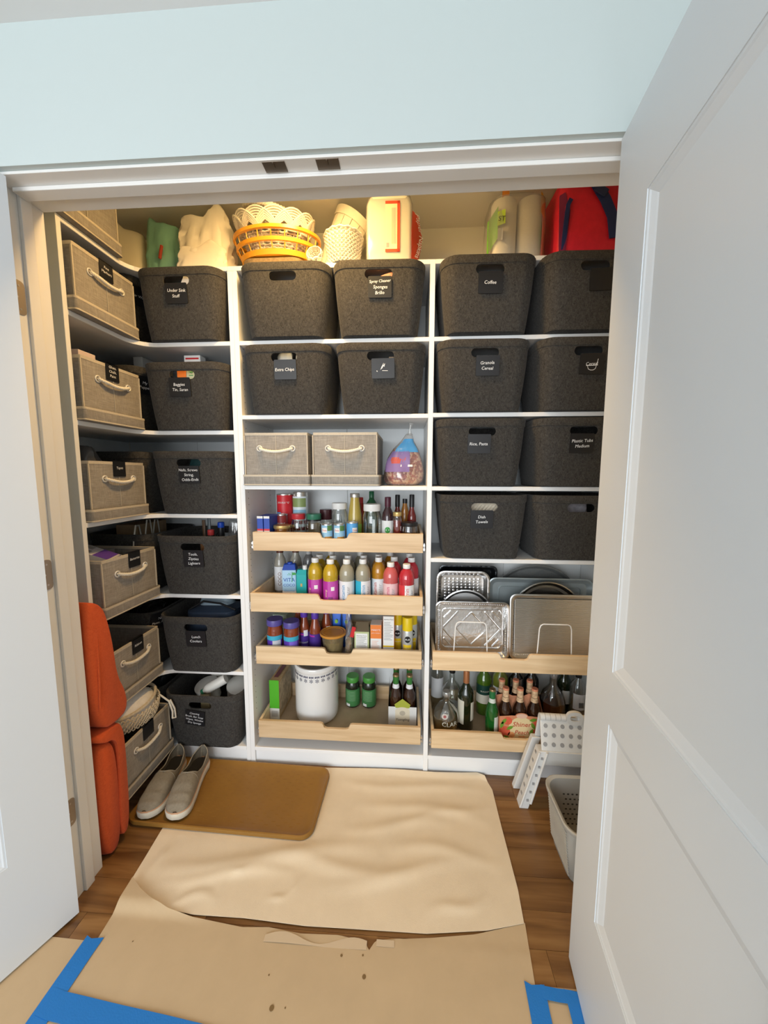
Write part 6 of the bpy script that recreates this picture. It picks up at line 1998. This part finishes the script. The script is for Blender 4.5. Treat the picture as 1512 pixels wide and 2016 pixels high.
r, b = cbox('wrap_carton', 'amber packet behind the tools bin handle', 'packet', (-1.055, 1.80, ZD + .0135), (.06, .02, .27), C('amber_packet', (.12, .05, .012), .5))
# lunch coolers bin
r = thing('lunch_cooler', 'blue grey lunch cooler lying in the lunch coolers bin', 'cooler bag', (-1.060, 1.885, ZE + .017), 0, rot=(0, -.02, 0))
b = obj('body', M().loft([rrect(.25, .17, .03, 4, 0), rrect(.28, .19, .04, 4, .20), rrect(.27, .18, .05, 4, .285), rrect(.18, .11, .05, 4, .298)]), pm('slate_nylon', (.035, .055, .095), .5, bump=.2, bs=80), r, 50)
obj('pale_panel', M().loft([rrect(.20, .10, .045, 4, .290, -.01, .03), rrect(.17, .07, .03, 4, .345, -.01, .04)]), pm('pale_nylon', (.28, .36, .42), .4), b, 50)
obj('strap', M().tube([(-.12, -.06, .292), (-.05, -.04, .330), (.05, -.05, .322), (.14, -.06, .290)], .006, 8), BLACK, b, 60)
# cleaning bin
def scrub(label, x, y, z, rot, h, rad, capm):
    r = thing('cleaner_bottle', label, 'bottle', (x, y, z), 0, 'white bottles in the cleaning bin', rot=rot)
    lath('body', r, [(rad * .9, 0), (rad, .005), (rad, h * .7), (rad * .8, h * .8), (rad * .42, h * .88), (rad * .42, h * .92)], pm('bottle_white', (.82, .80, .74), .4), 22)
    lath('cap', r, [(rad * .5, h * .90), (rad * .5, h * .99), (rad * .42, h)], capm, 18)
CAPW = C('cap_ivory', (.84, .82, .76), .4)
scrub('white cleaner bottle with a green cap lying tilted in the cleaning bin', -0.985, 1.800, ZF + .355, (0, -2.05, 0.25), .145, .026, C('cap_green2', (.02, .20, .10), .4))
scrub('white cleaner bottle standing tall at the back of the cleaning bin', -1.000, 1.960, ZF + .016, (0.0, .04, 0), .37, .036, CAPW)
for x, y, z, rx, ry, lb in ((-1.135, 1.875, .255, .30, -.10, 'round cream tub lid at the left of the cleaning bin'), (-1.115, 1.995, .300, .25, -.05, 'round cream tub lid at the back of the cleaning bin'), (-0.955, 1.875, .262, .30, .25, 'cream sponge disc at the right of the cleaning bin')):
    r = thing('cream_tub', lb, 'tub', (x, y, ZF + z - .015), 0, 'cream tubs in the cleaning bin', rot=(rx, ry, 0))
    lath('body', r, [(.055, -.06), (.060, .02)], pm('tub_cream', (.76, .72, .62), .5), 28)
    lath('lid', r, [(.062, .015), (.064, .02), (.064, .034), (.058, .038)], CAPW, 28)
r = thing('glass_bottle', 'slim clear spray bottle at the back right of the cleaning bin', 'bottle', (-0.948, 1.955, ZF + .013), 0)
lath('body', r, [(.022, 0), (.024, .004), (.024, .32), (.012, .34)], GLASS, 20)
lath('cap', r, [(.014, .335), (.014, .385)], C('cap_grey', (.45, .48, .48), .4), 16)
r, b = cbox('wrap_carton', 'maroon box at the back right of the cleaning bin', 'carton', (-0.915, 2.02, ZF + .016), (.04, .03, .36), C('maroon_box', (.10, .012, .03), .5))
r, b = cbox('wrap_carton', 'amber packet behind the cleaning bin handle', 'packet', (-1.095, 1.782, ZF + .0135), (.05, .02, .262), C('packet_olive', (.30, .24, .13), .5))
# chips, cleaner, towels behind the hand holes
r = thing('chip_bag', 'white foil chip bag behind the extra chips bin handle', 'bag', (-0.600, 1.785, ZcB + .0135), 0)
obj('body', sack(.085, .055, .280, 51., fold=.15, taper=.15), pm('white_foil', (.72, .72, .68), .3, .2), r, 50)
r = thing('chip_bag', 'cream chip bag behind the extra chips bin handle', 'bag', (-0.520, 1.785, ZcB + .0135), 0)
obj('body', sack(.055, .05, .280, 57., fold=.15, taper=.15), pm('cream_foil', (.62, .56, .45), .35), r, 50)
r = thing('cleaner_pack', 'pink and red sponge pack behind the spray cleaner bin handle', 'packet', (-0.105, 1.775, ZA + .0135), 0)
obj('body', sack(.12, .05, .272, 61., fold=.12, taper=.15), pm('pink_pack', (.60, .26, .18), .35, var=.6, vs=16), r, 50)
r = thing('dish_towel', 'striped cream dish towel behind the dish towels bin handle', 'towel', (0.372, 1.815, ZrD + .0135), 0)
m = M()
for k in range(9):
    a = -.07 + k * .0175
    m.tube([(a - .03, 0, .0), (a - .028, -.008, .19), (a + .012, -.016, .245), (a + .05, -.010, .278)], .0095, 7)
obj('folds', m, pm('towel_cream', (.66, .58, .46), .85, var=.25, vs=25), r, 60)
r = thing('dish_towel', 'grey and violet cloth behind the handle of the cardless right bin', 'towel', (0.815, 1.812, ZrD + .0135), 0)
obj('folds', sack(.14, .06, .27, 71., fold=.2, taper=.1), pm('grey_cloth', (.26, .25, .28), .8, var=.5, vs=12), r, 50)
r = thing('dark_carton', 'dark packet behind the handle of the bin with the drawn card glare', 'packet', (-0.078, 1.805, ZcB + .0135), 0)
obj('carton', M().box((-.012, -.01, 0), (.018, .01, .265)), C('packet_taupe', (.32, .25, .18), .6), r)
# batteries box
r, b = cbox('battery_pack', 'purple and white battery pack in the batteries box', 'packet', (-1.400, 1.500, ZD + .228), (.15, .12, .045), C('pack_white', (.62, .62, .66), .45), (0.0, .42, .35))
obj('purple_print', M().box((-.01, -.06, .0452), (.05, .058, .0458)), C('pack_purple', (.13, .06, .42), .4), b)
obj('blue_print', M().box((.060, .02, .0452), (.080, .05, .0458)), BLUE, b)
obj('fine_print', M().box((-.07, -.05, .0452), (-.03, -.01, .0456)).box((-.07, .01, .0452), (-.04, .05, .0456)), GREYP, b)
r, b = cbox('battery_pack', 'grey carton behind the battery pack', 'packet', (-1.50, 1.585, ZD + .02), (.16, .07, .245), C('pack_grey', (.20, .20, .19), .6), (0, 0, .2))
# pink paper in glue box, plastic in tapes box
r, b = cbox('paper_stack', 'pale pink papers sticking out of the glue box', 'paper', (-1.36, 1.455, ZB + .02), (.07, .08, .265), C('paper_pink', (.66, .54, .50), .7))
r = thing('plastic_bag', 'grey plastic bag heaped in the tapes box', 'bag', (-1.50, 1.555, ZC + .02), 0)
obj('film', sack(.20, .20, .30, 81., fold=.2, taper=.3), pm('grey_film', (.10, .10, .105), .25, bump=.6, bs=30, dist=.008), r, 50)
# cords in the sideways bin
r = thing('cord_bundle', 'white charging cords looping out of a sideways felt bin', 'cord', (-1.46, 1.86, ZD + .26), 0)
for k, (dx, dy, h) in enumerate(((.05, -.10, .10), (.06, -.03, .12), (.045, .05, .11), (.02, -.06, .09))):
    obj('cord', M().tube([(dx, dy - .035, -.05), (dx + .01, dy - .03, h * .5), (dx + .005, dy - .01, h), (dx, dy + .02, h * .98), (dx - .005, dy + .035, h * .5), (dx, dy + .04, -.05)], .0035, 7), pm('cord_white', (.60, .58, .52), .5), r, 60)
r, b = cbox('wrap_carton', 'brown carton lid beside the white cords', 'carton', (-1.53, 1.96, ZD + .014), (.12, .24, .335), TAN)
# dark things in the lower sideways bins
r = thing('plastic_bag', 'black plastic bag in the sideways bin with the No Plastic card', 'bag', (-1.48, 1.93, ZE + .014), 0, rot=(0, 0, 0))
obj('film', sack(.20, .26, .27, 91., fold=.15, taper=.3), pm('black_film', (.016, .017, .018), .25, bump=.6, bs=22, dist=.01), r, 50)
r = thing('plastic_bag', 'dark bag in the lowest sideways bin', 'bag', (-1.48, 1.93, ZF + .014), 0)
obj('film', sack(.20, .26, .27, 97., fold=.15, taper=.3), pm('smoke_film', (.05, .06, .065), .25, bump=.6, bs=22, dist=.01), r, 50)
# crochet bag on the lowest linen box
r = thing('crochet_bag', 'cream crochet net bag filled with white cloth on the lowest box', 'bag', (-1.355, 1.565, ZF + .268), 0)
CRO = pm('crochet_cotton', (.66, .58, .44), .85, var=.15, vs=90)
obj('filling', M().loft([[((.100 * k + .008 * noise.noise((math.cos(a) * 3, math.sin(a) * 3, z * 30))) * math.cos(a), (.135 * k) * math.sin(a) * (1 + .08 * noise.noise((a, z * 20, 2))), z) for a in [2 * PI * j / 36 for j in range(36)]] for z, k in ((.0, .80), (.03, .96), (.06, 1.0), (.095, .86), (.120, .60), (.134, .25))]), pm('white_filling', (.92, .89, .85), .8, var=.12, vs=14, bump=.4, bs=40, dist=.006), r, 60)
m = M()
rows_ = 6
for i in range(rows_):
    z = .0085 + .0125 * i
    kk = .84 + .20 * math.sin(PI * (z + .02) / .19)
    n = 160
    m.tube([((.108 * kk + .004 * math.cos(40 * 2 * PI * j / n + PI * (i % 2))) * math.cos(2 * PI * j / n), (.138 * kk + .004 * math.cos(40 * 2 * PI * j / n + PI * (i % 2))) * math.sin(2 * PI * j / n), z + .0055 * math.sin(40 * 2 * PI * j / n + PI * (i % 2))) for j in range(n)], .0036, 5, closed=True)
m.tube([(.100 * math.cos(2 * PI * j / 60), .128 * math.sin(2 * PI * j / 60), .092 + .3 * .05 * math.sin(2 * PI * j / 60) + .003 * math.sin(30 * PI * j / 30)) for j in range(60)], .008, 6, closed=True)
obj('crochet_net', m, CRO, r, 60)
obj('drawstring', M().tube([(.090, .09, .075), (.128, .105, .03), (.141, .110, -.03), (.136, .113, -.07), (.146, .125, -.075), (.148, .118, -.02), (.134, .108, .035)], .0045, 7), ROPE, r, 60)
